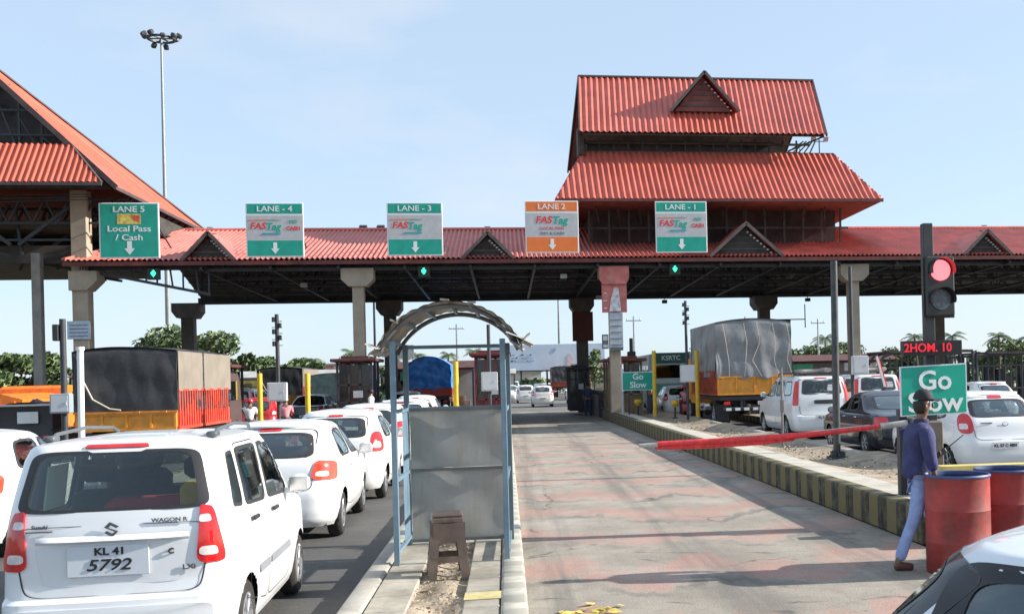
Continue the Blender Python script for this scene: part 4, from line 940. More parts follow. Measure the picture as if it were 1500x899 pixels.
        def arch(v, yc):
            dy, dz = v.y-yc, v.z-wh[2]; r = math.hypot(dy, dz)
            if abs(r-Ra) < cell*.62 and abs(v.x) > .45 and r > 1e-4: return Vector((v.x, yc+dy/r*Ra, wh[2]+dz/r*Ra))
            return v
        for yc in wh[:2]: vs = [arch(v, yc) for v in vs]
        polys = []
        for kind, q, nn in holes:
            pl = [s.uv(q, nn, .95, 2*math.pi*i/28) for i in range(28)]; polys.append((kind, pl, min(p[0] for p in pl), max(p[0] for p in pl), min(p[1] for p in pl), max(p[1] for p in pl)))
        def inside(pl, x, y):
            c = False; j = len(pl)-1
            for i in range(len(pl)):
                if (pl[i][1] > y) != (pl[j][1] > y) and x < (pl[j][0]-pl[i][0])*(y-pl[i][1])/(pl[j][1]-pl[i][1])+pl[i][0]: c = not c
                j = i
            return c
        fs = []
        for j in range(m-1):
            for i in range(n):
                a, b_, c, d = j*n+i, j*n+(i+1) % n, (j+1)*n+(i+1) % n, (j+1)*n+i
                p = (vs[a]+vs[b_]+vs[c]+vs[d])/4; t = abs(ts[i]); skip = False
                if abs(p.x) > .45:
                    for yc in wh[:2]:
                        if math.hypot(p.y-yc, p.z-wh[2]) < Ra-.002: skip = True
                if not skip:
                    for kind, pl, u0, u1, z0, z1 in polys:
                        if not z0 < p.z < z1: continue
                        if kind == 'R' and t < 2 and p.y < s.L/2: u = p.x
                        elif kind == 'F' and t >= 3: u = p.x
                        elif kind == 'S' and 1.5 < t < 3.6: u = p.y
                        else: continue
                        if u0 < u < u1 and inside(pl, u, p.z): skip = True; break
                if not skip: fs.append((a, b_, c, d))
        top = vs[(m-1)*n:m*n]; c0 = Vector((0, sum(v.y for v in top)/n, s.zr)); cr_ = s.P.get('crown', .05); prev = (m-1)*n
        for k in (.965, .9, .78, .6, .38, .16):
            st = len(vs); vs += [Vector((c0.x+(v.x-c0.x)*k, c0.y+(v.y-c0.y)*k, s.zr+cr_*(1-k**3.2))) for v in top]
            fs += [(prev+i, prev+(i+1) % n, st+(i+1) % n, st+i) for i in range(n)]; prev = st
        vs.append(Vector((0, c0.y, s.zr+cr_))); fs += [(prev+i, prev+(i+1) % n, len(vs)-1) for i in range(n)]
        b = MB(); b.add(vs, fs); return b.build('body', paint, parent, 42)

def make_wheel(parent, x, y, R_, w_, spokes=7, rimm=None):
    sg = 1 if x > 0 else -1; b = MB()
    prof = [(R_*.62, -w_/2), (R_*.9, -w_/2), (R_*.98, -w_*.36), (R_, -w_*.2), (R_, w_*.2), (R_*.98, w_*.36), (R_*.9, w_/2), (R_*.62, w_/2)]
    b.lathe(prof, (x, y, R_), 'x', 32, closed=True); o = b.build('wheel', tyre_m, parent, 40)
    b = MB(); xo = x+sg*w_*.42
    b.lathe([(R_*.66, xo+sg*.012), (R_*.6, xo+sg*.016), (R_*.57, xo-sg*.02)], (0, y, R_), 'x', 28)
    for i in range(spokes):
        a = 2*math.pi*i/spokes; ca, sa = math.cos(a), math.sin(a)
        b.box((xo-sg*.004, y+ca*R_*.34, R_+sa*R_*.34), (.03, R_*.56, R_*.17), Matrix.Rotation(a, 3, 'X'), bev=.008)
    b.lathe([(0, xo+sg*.022), (R_*.13, xo+sg*.02), (R_*.16, xo-sg*.01)], (0, y, R_), 'x', 16); b.build('rim', rimm or rim_m, o, 40)
    b = MB(); b.lathe([(0, xo-sg*.05), (R_*.62, xo-sg*.05)], (0, y, R_), 'x', 24); b.build('brake_drum', arch_m, o)

def make_car(P, name, label, cat='car', loc=(0, 0, 0), rz=0, group=None, paint=None, cell=.07, detail=1, plate=None):
    s = Car(P); paint = paint or paint_w; t = thing(name, label, cat, loc, rz, group); L = s.L
    rw = ('R', P['rearwin'], P.get('rwn', 7)); sws = [('S', q, n_) for q, n_ in P['sidewin']]; fwn = ('F', P['frontwin'], 8)
    holes = [rw]+sws+[fwn]
    s.body(cell, holes, t, paint)
    g = P.get('glass', glass); fr = P.get('frit', .90); seal = P.get('seal', blackp)
    def win(kind, q, n_, nm, gl):
        o_ = MB(); s.patch(o_, kind, q, n_, 0, fr+.02, .002, 5, 40, False); o = o_.build(nm, gl, t, 60)
        o_ = MB(); s.patch(o_, kind, q, n_, fr-.035 if kind == 'R' else fr-.06, 1, .004, 2, 40, True, True); o_.build('window_seal', seal, o, 50)
        return o
    win(*rw, 'rear_window', P.get('rglass', g)); win(*fwn, 'windscreen', g)
    for k, q, n_ in sws: win('S', q, n_, 'window', g); win('L', q, n_, 'window', g)
    # cabin
    b = MB(); W = s.row(.5)[0]; zb = P.get('belt', 1.0)
    b.box((0, L*.45, .32), (2*W*.84, L*.72, .06)); b.box((0, L*.70, zb-.25), (2*W*.8, .3, .4), bev=.06); b.build('cabin_floor', seat_m, t)
    for y, n_ in ((P.get('seat2', L*.27), 3), (P.get('seat1', L*.5), 2)):
        b = MB()
        if n_ == 3: b.box((0, y, zb-.18), (2*W*.76, .16, .62), Matrix.Rotation(-.15, 3, 'X'), bev=.05); b.box((0, y+.28, zb-.45), (2*W*.76, .5, .16), bev=.05); hx = (-.36, .36)
        else:
            for x in (-.36, .36): b.box((x, y, zb-.12), (.48, .15, .66), Matrix.Rotation(-.2, 3, 'X'), bev=.05); b.box((x, y+.28, zb-.45), (.48, .5, .16), bev=.05)
            hx = (-.36, .36)
        for x in hx: b.box((x, y-.04, zb+.27), (.25, .1, .17), bev=.04)
        b.build('seat', seat_m, t)
    wh = P['wheels']
    for y in wh[:2]:
        for sx_ in (1, -1):
            make_wheel(t, sx_*wh[3], y, wh[2], wh[4], P.get('spokes', 7), P.get('rim'))
            b = MB(); n = 18; R2 = wh[2]*1.15
            for i in range(n):
                a0, a1 = math.pi*(-.08+1.16*i/n), math.pi*(-.08+1.16*(i+1)/n)
                q = [(sx_*(wh[3]+wh[4]/2-.02), y+R2*math.cos(a), wh[2]+R2*math.sin(a)) for a in (a0, a1)]; b.add(q+[(sx_*(wh[3]-.2), q[1][1], q[1][2]), (sx_*(wh[3]-.2), q[0][1], q[0][2])], [(0, 1, 2, 3)])
            b.add([(sx_*(wh[3]-.2), y+R2*math.cos(a*.3), wh[2]+R2*math.sin(a*.3)) for a in range(12)], [tuple(range(12))])
            b.build('wheel_housing', arch_m, t)
    b = MB(); b.box((0, L/2, .25), (2*W*.8, L*.9, .1)); b.build('underbody', arch_m, t)
    # tail lights
    for sg in (1, -1):
        b = MB()
        q = [(sg*u, z) for u, z in P['tail']]
        s.patch(b, 'T', q, P.get('tailn', 6), 0, 1, .014, 5, 40); o = b.build('tail_light', P.get('taillens', red_lens), t, 60)
        if detail and 'tail2' in P:
            for q2 in P['tail2']:
                b = MB(); s.patch(b, 'T', [(sg*u, z) for u, z in q2], 4, 0, 1, .0165, 3, 24, False); b.build('reversing_lens', clear_lens, o, 60)
    if 'brake' in P:
        b = MB(); s.patch(b, 'R', P['brake'], 8, 0, 1, .012, 3, 32); b.build('brake_light', red_lens, t, 60)
    if 'spoiler' in P:
        y0, z0, w_, ln, th = P['spoiler']; b = MB(); b.grid(lambda u, v: ((u-.5)*2*w_*(1-.12*(1-v)), y0-ln*(1-v)+.10*(2*u-1)**2*(1-v), z0+.03*(1-v)*0-.02*(2*u-1)**2+(-.05*(1-v))), 16, 4)
        b.grid(lambda u, v: ((u-.5)*2*w_*(1-.12*(1-v)), y0-ln*(1-v)+.10*(2*u-1)**2*(1-v), z0-th-.02*(2*u-1)**2-.03*(1-v)), 16, 4)
        b.grid(lambda u, v: ((u-.5)*2*w_*.88, y0-ln+.10*(2*u-1)**2, z0-.05-.02*(2*u-1)**2-v*(th-.02)), 16, 1); b.build('spoiler', paint, t, 50)
    # tailgate, bumper line, doors
    if 'gate' in P:
        b = MB(); s.patch(b, 'R', P['gate'], 10, .982, 1, .005, 1, 64, False); o = b.build('tailgate_gap', blackp, t, 60)
    for q in P.get('doors', []):
        for kd in ('S', 'L'):
            b = MB(); s.patch(b, kd, q, 14, .985, 1, .0015, 1, 56, False); b.build('door_gap', blackp, t, 60)
    for y, z in P.get('handles', []):
        for kd in ('S', 'L'):
            p = s.pt(kd, y, z, .025); b = MB(); b.box(p, (.03, .16, .035), bev=.01); b.build('door_handle', P.get('handlem', blackp), t)
    for q in P.get('mould', []):
        for kd in ('S', 'L'):
            b = MB(); s.patch(b, kd, q, 12, 0, 1, .014, 2, 24); b.build('side_moulding', P.get('mouldm', M('grey_moulding', (.22, .23, .25), .5)), t, 50)
    ym, zm, ws = P.get('mirror', (L*.68, zb+.05, W)) 
    for sg in (1, -1):
        b = MB(); c_ = (sg*(ws+.12), ym, zm+.02)
        b.lathe([(0, -.1), (.05, -.095), (.085, -.06), (.1, 0), (.09, .05), (.05, .085), (0, .09)], (0, 0, 0), 'x', 14)
        b.v = [(c_[0]+v[0], c_[1]+v[1]*.7, c_[2]+v[2]*.85) for v in b.v]; b.box((sg*(ws+.02), ym, zm-.04), (.1, .06, .05)); o = b.build('door_mirror', P.get('mirm', paint), t, 50)
        b = MB(); b.box((c_[0], c_[1]-.066, c_[2]), (.15, .012, .12), bev=.004); b.build('mirror_glass', chrome, o)
    # plate
    if plate:
        x, z, pw, ph, sp = plate['x'], plate['z'], plate.get('w', .5), plate.get('h', .12), plate.get('txt')
        p = s.pt('R', x, z, .02); b = MB(); b.box((0, 0, 0), (pw, .012, ph), bev=.003); o = b.build('number_plate', plate_w, t); o.location = p
        if plate.get('tilt'): o.rotation_euler = (plate['tilt'], 0, 0)
        n = len(sp); dk = M('plate_letters', (.02, .02, .02), .5)
        for i, r_ in enumerate(sp): text(r_, plate.get('size', .1)[i] if isinstance(plate.get('size'), (list, tuple)) else plate.get('size', .1), dk, o, (0, -.009, ph*(.5-(i+.5)/n)*.92), bold=.03, sx=plate.get('sx', 1.05), italic=plate.get('it', 0))
    return t, s

WAG = dict(L=3.5, rr=.16, rf=.3, bulge=.035, taper=.045, crown=.045, belt=1.12, seat1=1.85, seat2=.95,
    tab=[(.2, .67, .07, 3.4), (.27, .70, .015, 3.47), (.38, .722, -.01, 3.5), (.54, .7375, -.01, 3.5), (.60, .7375, .0, 3.49), (.625, .737, .045, 3.48), (.72, .7375, .055, 3.47), (.88, .734, .058, 3.4), (.97, .728, .062, 3.1), (1.05, .72, .066, 2.72), (1.13, .712, .08, 2.58), (1.25, .692, .105, 2.44), (1.4, .662, .14, 2.26), (1.52, .636, .172, 2.1), (1.585, .61, .2, 2.0), (1.615, .58, .235, 1.93)],
    rearwin=[(-.60, 1.175), (.60, 1.175), (.51, 1.575), (-.51, 1.575)], rwn=9, frit=.93,
    frontwin=[(-.6, 1.1), (.6, 1.1), (.52, 1.55), (-.52, 1.55)],
    sidewin=[([(.34, 1.14), (.60, 1.12), (.60, 1.53), (.42, 1.52)], 7), ([(.68, 1.11), (1.36, 1.08), (1.36, 1.54), (.68, 1.54)], 9), ([(1.45, 1.08), (2.3, 1.04), (2.02, 1.53), (1.45, 1.54)], 9)],
    wheels=(.66, 2.98, .29, .63, .16), tail=[(.92, .81), (1.62, .81), (1.38, 1.18), (1.05, 1.20)], tailn=6,
    belt2=0, tail2=[[(.97, .86), (1.4, .86), (1.36, .92), (.98, .92)], [(1.0, 1.08), (1.3, 1.08), (1.27, 1.13), (1.03, 1.13)]],
    brake=[(-.2, 1.588), (.2, 1.588), (.185, 1.61), (-.185, 1.61)], gate=[(-.54, .63), (.54, .63), (.62, 1.09), (-.62, 1.09)],
    doors=[[(.70, .42), (1.38, .3), (1.38, 1.57), (.68, 1.57)], [(1.41, .3), (2.36, .3), (2.3, 1.12), (1.41, 1.57)]],
    handles=[(.86, 1.0), (1.62, .98)], mould=[[(.98, .56), (1.36, .56), (1.36, .62), (.98, .62)], [(1.44, .56), (2.3, .56), (2.3, .62), (1.44, .62)]], mirror=(2.22, 1.1, .73))
WAG['tab'][-1] = (1.615, .585, .235, 1.93)
w1, cs = make_car(WAG, 'tall_hatchback', 'tall boxy white hatchback with plate KL 41 5792 in the left foreground', loc=(-2.60, 7.2, 0), rz=R(2.2), group='cars queueing left of the shelter', cell=.024)
# rear details of the nearest hatchback
def on_rear(cs_, x, z, off=.006): return cs_.pt('R', x, z, off)
b = MB(); cs.patch(b, 'R', [(-.42, .70), (.42, .70), (.47, .965), (-.47, .965)], 12, 0, 1, .003, 4, 40, False); o = b.build('plate_recess_shade', M('recess_shade_white', (.72, .73, .74), .35, var=.02, coat=.5), w1, 60)  # flat patch, slightly greyer than the body to paint in recess shade
b = MB(); b.grid(lambda u, v: (lambda p: (p.x, p.y-.05*v*(1-abs(2*u-1)**6), p.z+.02*v))(cs.pt('R', -.47+.94*u, .975)), 20, 3); b.grid(lambda u, v: (lambda p: (p.x, p.y-.05*(1-v)*(1-abs(2*u-1)**6)-0*.0, p.z+.02*(1-v)+.05*v))(cs.pt('R', -.47+.94*u, .975)), 20, 3); b.build('plate_garnish', paint_w, w1, 60)
pl = MB(); pl.box((0, 0, 0), (.5, .008, .2), bev=.003); plo = pl.build('number_plate', M('plate_bluewhite', (.66, .69, .73), .5, var=.04), w1); plo.location = on_rear(cs, -.02, .86, .012)
dk = M('plate_letters', (.02, .02, .02), .5)
text('KL 41', .066, dk, plo, (.01, -.006, .06), bold=.03, sx=1.2); text('5792', .105, dk, plo, (0, -.006, -.03), bold=.015, sx=1.3, italic=.25)
p = on_rear(cs, .36, .9, .012); text('C', .05, dk, w1, p, rot=(R(90), 0, R(20)), bold=.05)
mk = M('badge_grey', (.12, .13, .15), .35, metal=.5)
b = MB(); p = on_rear(cs, 0, 1.06, .012)
b.prism([(p.x-.045, p.z+.015), (p.x-.01, p.z+.05), (p.x+.045, p.z+.02), (p.x+.03, p.z+.008), (p.x-.004, p.z+.028), (p.x-.02, p.z+.012), (p.x+.04, p.z-.012), (p.x+.008, p.z-.05), (p.x-.045, p.z-.02), (p.x-.03, p.z-.008), (p.x+.004, p.z-.028), (p.x+.02, p.z-.014)], p.y-.006, p.y); b.build('emblem', mk, w1)
p = on_rear(cs, .35, 1.105, .014); text('WAGON R', .036, mk, w1, p, bold=.03, sx=1.25, rot=(R(84), 0, R(2)))
p = on_rear(cs, -.44, 1.09, .016); text('Suzuki', .036, mk, w1, p, bold=.03, sx=1.1, rot=(R(84), 0, R(-4)), italic=.2)
b = MB(); b.box((p.x+.0, p.y-.002, p.z-.03), (.16, .006, .008)); b.build('badge_line', mk, w1)
p = on_rear(cs, .47, .79, .014); text('LXi', .045, mk, w1, p, bold=.03, sx=1.3, rot=(R(88), 0, R(2)))
b = MB(); cs.patch(b, 'R', [(-.62, .36), (.62, .36), (.62, .56), (-.62, .56)], 10, 0, 1, .012, 4, 48); b.build('bumper_panel', paint_w, w1, 60)
# rails, washer box, pale light panel, passengers
for sg in (1, -1):
    b = MB(); b.tube([(sg*.53, .5, 1.63), (sg*.535, .62, 1.675), (sg*.53, 1.2, 1.70), (sg*.52, 1.75, 1.675), (sg*.51, 1.85, 1.64)], .014, 8); b.box((sg*.53, .52, 1.65), (.07, .12, .04), bev=.01); b.build('roof_rail', M('rail_grey', (.1, .11, .12), .4), w1, 50)
b = MB(); b.box((-.50, .5, 1.32), (.012, .35, .3), Matrix.Rotation(.12, 3, 'Y')); b.build('window_light_panel', M('pale_window_light', (.7, .85, .75), .8, var=.05), w1)  # added pale panel stands in for daylight seen through the windows
b = MB(); b.box((.12, .55, 1.13), (.62, .25, .18), bev=.05); b.build('luggage', M('red_cloth', (.4, .03, .04), .8, var=.3), w1)
b = MB(); b.box((.42, .5, 1.2), (.22, .2, .24), Matrix.Rotation(.2, 3, 'Z'), bev=.04); b.build('yellow_bag', M('yellow_cloth', (.68, .45, .06), .8, var=.2), w1)
def torso(par_lab, loc, shirt, lab):
    pts = [(0, 0, 0), (0, .02, .22), (0, .03, .42), (0, .04, .50), (0, .05, .56), (0, .06, .66), (0, .07, .74), (-.17, .03, .40), (.17, .03, .40), (-.23, .1, .18), (.23, .1, .18), (-.16, .34, .12), (.16, .34, .12)]
    ed = [(0, 1), (1, 2), (2, 3), (3, 4), (4, 5), (5, 6), (2, 7), (2, 8), (7, 9), (8, 10), (9, 11), (10, 12)]
    rd = [(.15, .11), (.15, .11), (.14, .1), .06, .055, .095, .08, .065, .065, .05, .05, .035, .035]
    o = skin('person', pts, ed, rd, shirt, None, 2); o.location = loc; o.rotation_euler = (0, 0, w1.rotation_euler.z); tag(o, lab, 'person', 'people sitting in the nearest white hatchback')
    h = MB(); h.lathe([(0, .86), (.07, .845), (.105, .79), (.112, .73), (.1, .66), (.07, .62)], (0, .055, 0), 'z', 16); hh = h.build('hair', M('black_hair', (.012, .01, .009), .6, var=.3, scale=20), o, 60); 
    return o
ds = M('dark_shirt', (.04, .045, .07), .85, var=.3, scale=6)
torso(None, (-2.60-.38, 7.2+1.95, .72), ds, 'dark silhouette of a person in the front left seat of the nearest hatchback'); torso(None, (-2.60+.18, 7.2+1.9, .74), M('dark_shirt_two', (.06, .03, .035), .85, var=.3, scale=6), 'dark silhouette of a person at the wheel of the nearest hatchback')

SWI = dict(L=3.84, rr=.30, rf=.45, bulge=.05, taper=.06, crown=.06, belt=1.02, seat1=2.0, seat2=1.1, spokes=5,
    tab=[(.2, .77, .12, 3.7), (.28, .82, .03, 3.78), (.4, .85, 0, 3.83), (.58, .8675, -.01, 3.84), (.66, .867, .0, 3.83), (.72, .862, .04, 3.8), (.82, .855, .06, 3.7), (.9, .848, .07, 3.45), (.97, .84, .085, 2.95), (1.03, .825, .11, 2.72), (1.12, .79, .18, 2.56), (1.24, .735, .28, 2.36), (1.36, .675, .40, 2.15), (1.43, .635, .48, 2.02), (1.465, .60, .54, 1.93)],
    rearwin=[(-.56, 1.07), (.56, 1.07), (.50, 1.38), (-.50, 1.38)], rwn=6, frontwin=[(-.62, 1.05), (.62, 1.05), (.52, 1.43), (-.52, 1.43)],
    sidewin=[([(.72, 1.04), (1.56, 1.02), (1.56, 1.40), (.92, 1.38)], 5), ([(1.64, 1.02), (2.55, 1.0), (2.1, 1.38), (1.64, 1.40)], 6)],
    wheels=(.72, 3.12, .30, .74, .18), tail=[(.98, .80), (1.82, .78), (1.9, 1.0), (1.18, 1.04)], tail2=[[(1.12, .84), (1.5, .83), (1.5, .9), (1.16, .9)]], tailn=4.5,
    brake=[(-.13, 1.40), (.13, 1.40), (.12, 1.45), (-.12, 1.45)], gate=[(-.55, .66), (.55, .66), (.56, 1.42), (-.56, 1.42)],
    doors=[[(.98, .4), (1.6, .32), (1.6, 1.42), (.98, 1.4)], [(1.62, .32), (2.58, .34), (2.55, 1.06), (1.63, 1.43)]], handles=[(1.5, .88), (1.78, .88)], handlem=paint_w,
    spoiler=(.66, 1.52, .58, .24, .04), mirror=(2.42, 1.02, .84))
SWI['taillens'] = M('orange_red_lens', (.75, .07, .03), .12, var=.3, scale=12, coat=1)
paint_w2 = M('warm_white_car_paint', (.74, .74, .72), .32, var=.03, scale=2, coat=.5, dirt=.35, dcol=(.52, .48, .42))
SW, cs2 = make_car(SWI, 'white_hatchback', 'white hatchback with orange red angular tail lights ahead of the nearest car', loc=(-2.98, 13.25, 0), rz=R(1.5), group='cars queueing left of the shelter', cell=.045, plate=dict(x=0, z=.62, w=.5, h=.13, txt=['KL 08 BK'], size=.09, sx=1))
b = MB(); cs2.patch(b, 'R', [(-.36, .5), (.36, .5), (.4, .7), (-.4, .7)], 8, 0, 1, .002, 4, 40, False); b.build('plate_recess_shade', M('recess_shade_grey', (.5, .52, .55), .4), SW, 60)  # flat grey patch, shade of a plate recess put into its colour
CEL = dict(SWI); CEL.update(L=3.6, rr=.26, tab=[(z*1.02, w_*.94, yr*.8, yf*.935) for z, w_, yr, yf in SWI['tab']], wheels=(.66, 2.95, .285, .68, .165), tail=[(1.15, .84), (1.95, .84), (1.95, 1.16), (1.35, 1.17)], tailn=3, taillens=red_lens,
    sidewin=[([(.62, 1.06), (1.42, 1.04), (1.42, 1.42), (.8, 1.41)], 5), ([(1.5, 1.04), (2.4, 1.02), (1.98, 1.40), (1.5, 1.42)], 6)], rearwin=[(-.52, 1.08), (.52, 1.08), (.46, 1.41), (-.46, 1.41)], frontwin=[(-.56, 1.07), (.56, 1.07), (.48, 1.45), (-.48, 1.45)], brake=[(-.12, 1.43), (.12, 1.43), (.11, 1.46), (-.11, 1.46)], gate=[(-.5, .68), (.5, .68), (.52, 1.44), (-.52, 1.44)],
    doors=[[(.9, .4), (1.46, .32), (1.46, 1.44), (.9, 1.42)], [(1.48, .32), (2.42, .34), (2.38, 1.08), (1.49, 1.44)]], handles=[(1.38, .9), (1.66, .9)], spoiler=(.56, 1.545, .5, .16, .03), mirror=(2.25, 1.05, .78), tail2=[[(1.3, .9), (1.7, .9), (1.7, 1.0), (1.35, 1.0)]])
C3, cs3 = make_car(CEL, 'white_hatchback', paint=paint_w2, label='small white hatchback with upright red tail lights, third car in the queue', loc=(-2.88, 17.7, 0), rz=R(0), group='cars queueing left of the shelter', cell=.06, plate=dict(x=0, z=.62, w=.5, h=.12, txt=['KL 07 CD'], size=.085))
copy_tree(C3, (-2.95, 22.3, 0), 0, 'small white hatchback half hidden by the blue post, fourth car in the queue')
copy_tree(SW, (-6.72, 12.8, 0), R(2), 'white hatchback cut by the left picture edge')
HR = dict(CEL); HR.update(tail=[(1.0, .82), (1.75, .82), (1.85, 1.15), (1.25, 1.19)], tailn=2.6, L=3.7)
HR['tab'] = [(z*1.03, w_*1.0, yr, yf*.97) for z, w_, yr, yf in SWI['tab']]; HR['rearwin'] = [(-.6, 1.1), (.6, 1.1), (.52, 1.42), (-.52, 1.42)]; HR['wheels'] = (.68, 2.98, .29, .74, .17); HR['brake'] = [(-.13, 1.435), (.13, 1.435), (.12, 1.48), (-.12, 1.48)]; HR['spoiler'] = (.66, 1.56, .58, .2, .04); HR['mirror'] = (2.35, 1.06, .86); HR['sidewin'] = [([(.72, 1.08), (1.5, 1.06), (1.5, 1.43), (.9, 1.42)], 5), ([(1.58, 1.06), (2.45, 1.04), (2.05, 1.41), (1.58, 1.43)], 6)]; HR['gate'] = [(-.58, .7), (.58, .7), (.6, 1.46), (-.6, 1.46)]
C5, cs5 = make_car(HR, 'white_hatchback', 'white hatchback with dark rear glass and round edged red lights behind the drums', loc=(8.86, 17.3, 0), rz=R(0), group='vehicles in the lane right of the striped island', cell=.045, plate=dict(x=-.05, z=.60, w=.52, h=.13, txt=['KL 57 C 4801'], size=.075))
p = cs5.pt('R', -.35, 1.0, .012); b = MB(); b.box(p, (.22, .01, .018)); b.build('badge_line', mk, C5)
p = cs5.pt('R', 0, .98, .012); b = MB(); b.lathe([(.03, -.004), (.042, 0), (.03, .004)], (0, 0, 0), 'x', 16); b.v = [(p.x+v[1]*1.5, p.y+v[0], p.z+v[2]) for v in b.v]; b.build('emblem', chrome, C5)

SED = dict(L=4.3, rr=.24, rf=.4, bulge=.05, taper=.05, crown=.05, belt=1.0, seat1=2.1, seat2=1.35, spokes=6,
    tab=[(.22, .78, .1, 4.2), (.3, .83, .02, 4.27), (.45, .85, 0, 4.3), (.7, .855, .01, 4.28), (.86, .845, .03, 4.1), (.95, .835, .06, 3.7), (1.0, .825, .20, 3.25), (1.04, .80, .62, 3.1), (1.1, .775, .78, 2.98), (1.24, .72, .98, 2.72), (1.36, .665, 1.18, 2.5), (1.43, .625, 1.34, 2.32), (1.46, .59, 1.44, 2.2)],
    rearwin=[(-.56, 1.08), (.56, 1.08), (.48, 1.40), (-.48, 1.40)], frontwin=[(-.6, 1.06), (.6, 1.06), (.5, 1.42), (-.5, 1.42)],
    sidewin=[([(1.3, 1.06), (1.95, 1.03), (1.95, 1.39), (1.5, 1.37)], 5), ([(2.03, 1.03), (3.0, 1.0), (2.55, 1.38), (2.03, 1.4)], 6)],
    wheels=(.85, 3.42, .31, .73, .18), tail=[(.9, .74), (1.85, .74), (1.8, .93), (1.0, .94)], gate=[(-.5, .62), (.5, .62), (.5, .96), (-.5, .96)],
    doors=[[(1.2, .4), (1.98, .34), (1.98, 1.41), (1.3, 1.4)], [(2.0, .34), (3.05, .36), (2.98, 1.04), (2.01, 1.42)]], handles=[(1.35, .9), (2.15, .9)], handlem=chrome, mirror=(2.85, 1.02, .83))
C6, cs6 = make_car(SED, 'dark_sedan', 'black sedan with red tail lights partly hidden by the green Go Slow sign', loc=(9.12, 22.3, 0), group='vehicles in the lane right of the striped island', paint=paint_black, cell=.06, plate=dict(x=0, z=.55, w=.5, h=.12, txt=['KL 45'], size=.09))
SUV = dict(WAG); SUV.update(L=4.5, rr=.17, tab=[(z*1.13+.03, w_*1.25, yr*1.1, yf*1.27) for z, w_, yr, yf in WAG['tab']], belt=1.28, seat1=2.5, seat2=1.4, wheels=(.95, 3.7, .35, .77, .21), spokes=6,
    rearwin=[(-.62, 1.34), (.62, 1.34), (.56, 1.78), (-.56, 1.78)], frontwin=[(-.74, 1.3), (.74, 1.3), (.62, 1.78), (-.62, 1.78)],
    sidewin=[([(.35, 1.32), (1.1, 1.3), (1.1, 1.74), (.45, 1.74)], 8), ([(1.2, 1.3), (2.0, 1.28), (2.0, 1.75), (1.2, 1.75)], 8), ([(2.1, 1.28), (3.1, 1.25), (2.7, 1.74), (2.1, 1.75)], 8)],
    tail=[(1.05, 1.02), (1.8, 1.02), (1.7, 1.74), (1.2, 1.74)], tailn=8, brake=[(-.2, 1.81), (.2, 1.81), (.19, 1.835), (-.19, 1.835)], gate=[(-.7, .72), (.7, .72), (.72, 1.8), (-.72, 1.8)], doors=[[(1.15, .6), (2.04, .4), (2.04, 1.78), (1.15, 1.78)], [(2.07, .4), (3.2, .4), (3.1, 1.3), (2.07, 1.78)]], handles=[(1.35, 1.16), (2.3, 1.15)], mould=[], mirror=(3.0, 1.3, .92), handlem=paint_w)
SUV.pop('tail2')
C7, cs7 = make_car(SUV, 'people_carrier', 'tall white people carrier with high red corner lights and roof load', 'people carrier', loc=(9.28, 29.4, 0), rz=R(0), group='vehicles in the lane right of the striped island', cell=.06, plate=dict(x=0, z=.66, w=.5, h=.12, txt=['KL 51 A'], size=.09))
b = MB(); cs7.patch(b, 'R', [(-.25, 1.06), (.35, 1.06), (.35, 1.18), (-.25, 1.18)], 8, 0, 1, .012, 3, 32); b.build('dark_garnish', blackp, C7)
b = MB()
for x in (-.6, .6): b.tube([(x, .5, 1.9), (x, .6, 1.98), (x, 2.6, 1.98), (x, 2.7, 1.9)], .02, 6)
for y in (.7, 1.4, 2.1): b.bar((-.6, y, 1.97), (.6, y, 1.97), .03)
b.build('roof_rack', blackp, C7)
b = MB(); b.box((-.05, 1.2, 2.04), (.7, .9, .12), bev=.04); b.box((.4, .9, 2.06), (.25, .5, .14), bev=.04); b.build('roof_load', M('roof_load', (.35, .3, .26), .8, var=.5, scale=4), C7)
b = MB(); b.box((.35, .1, 1.5), (.34, .06, .12), bev=.03); b.box((.35, .14, 1.6), (.3, .1, .05)); b.build('white_lamp', paint_w, C7)

FGP = dict(SWI); FGP.update(seal=M('gloss_black_trim', (.008, .008, .01), .22, coat=.3), glass=glass_mat('green_tinted_glass', (.10, .22, .17), .08), frit=.86)
FGP['tab'] = SWI['tab'][:-3]+[(1.36, .70, .40, 2.15), (1.44, .665, .47, 2.02), (1.475, .635, .53, 1.93)]
FGP['sidewin'] = [([(.42, 1.02), (1.58, 1.02), (1.58, 1.462), (.55, 1.455)], 8), ([(1.62, 1.02), (2.6, 1.0), (2.1, 1.42), (1.60, 1.462)], 8)]
FGP['rearwin'] = [(-.74, 1.03), (.74, 1.03), (.62, 1.45), (-.62, 1.45)]; FGP['rwn'] = 10
FGP.pop('spoiler'); FGP.pop('brake')
FG, csf = make_car(FGP, 'white_car', 'white car with glossy black window frames cut by the bottom right corner', loc=(1.46, 3.74, -.045), rz=R(219), cell=.03)

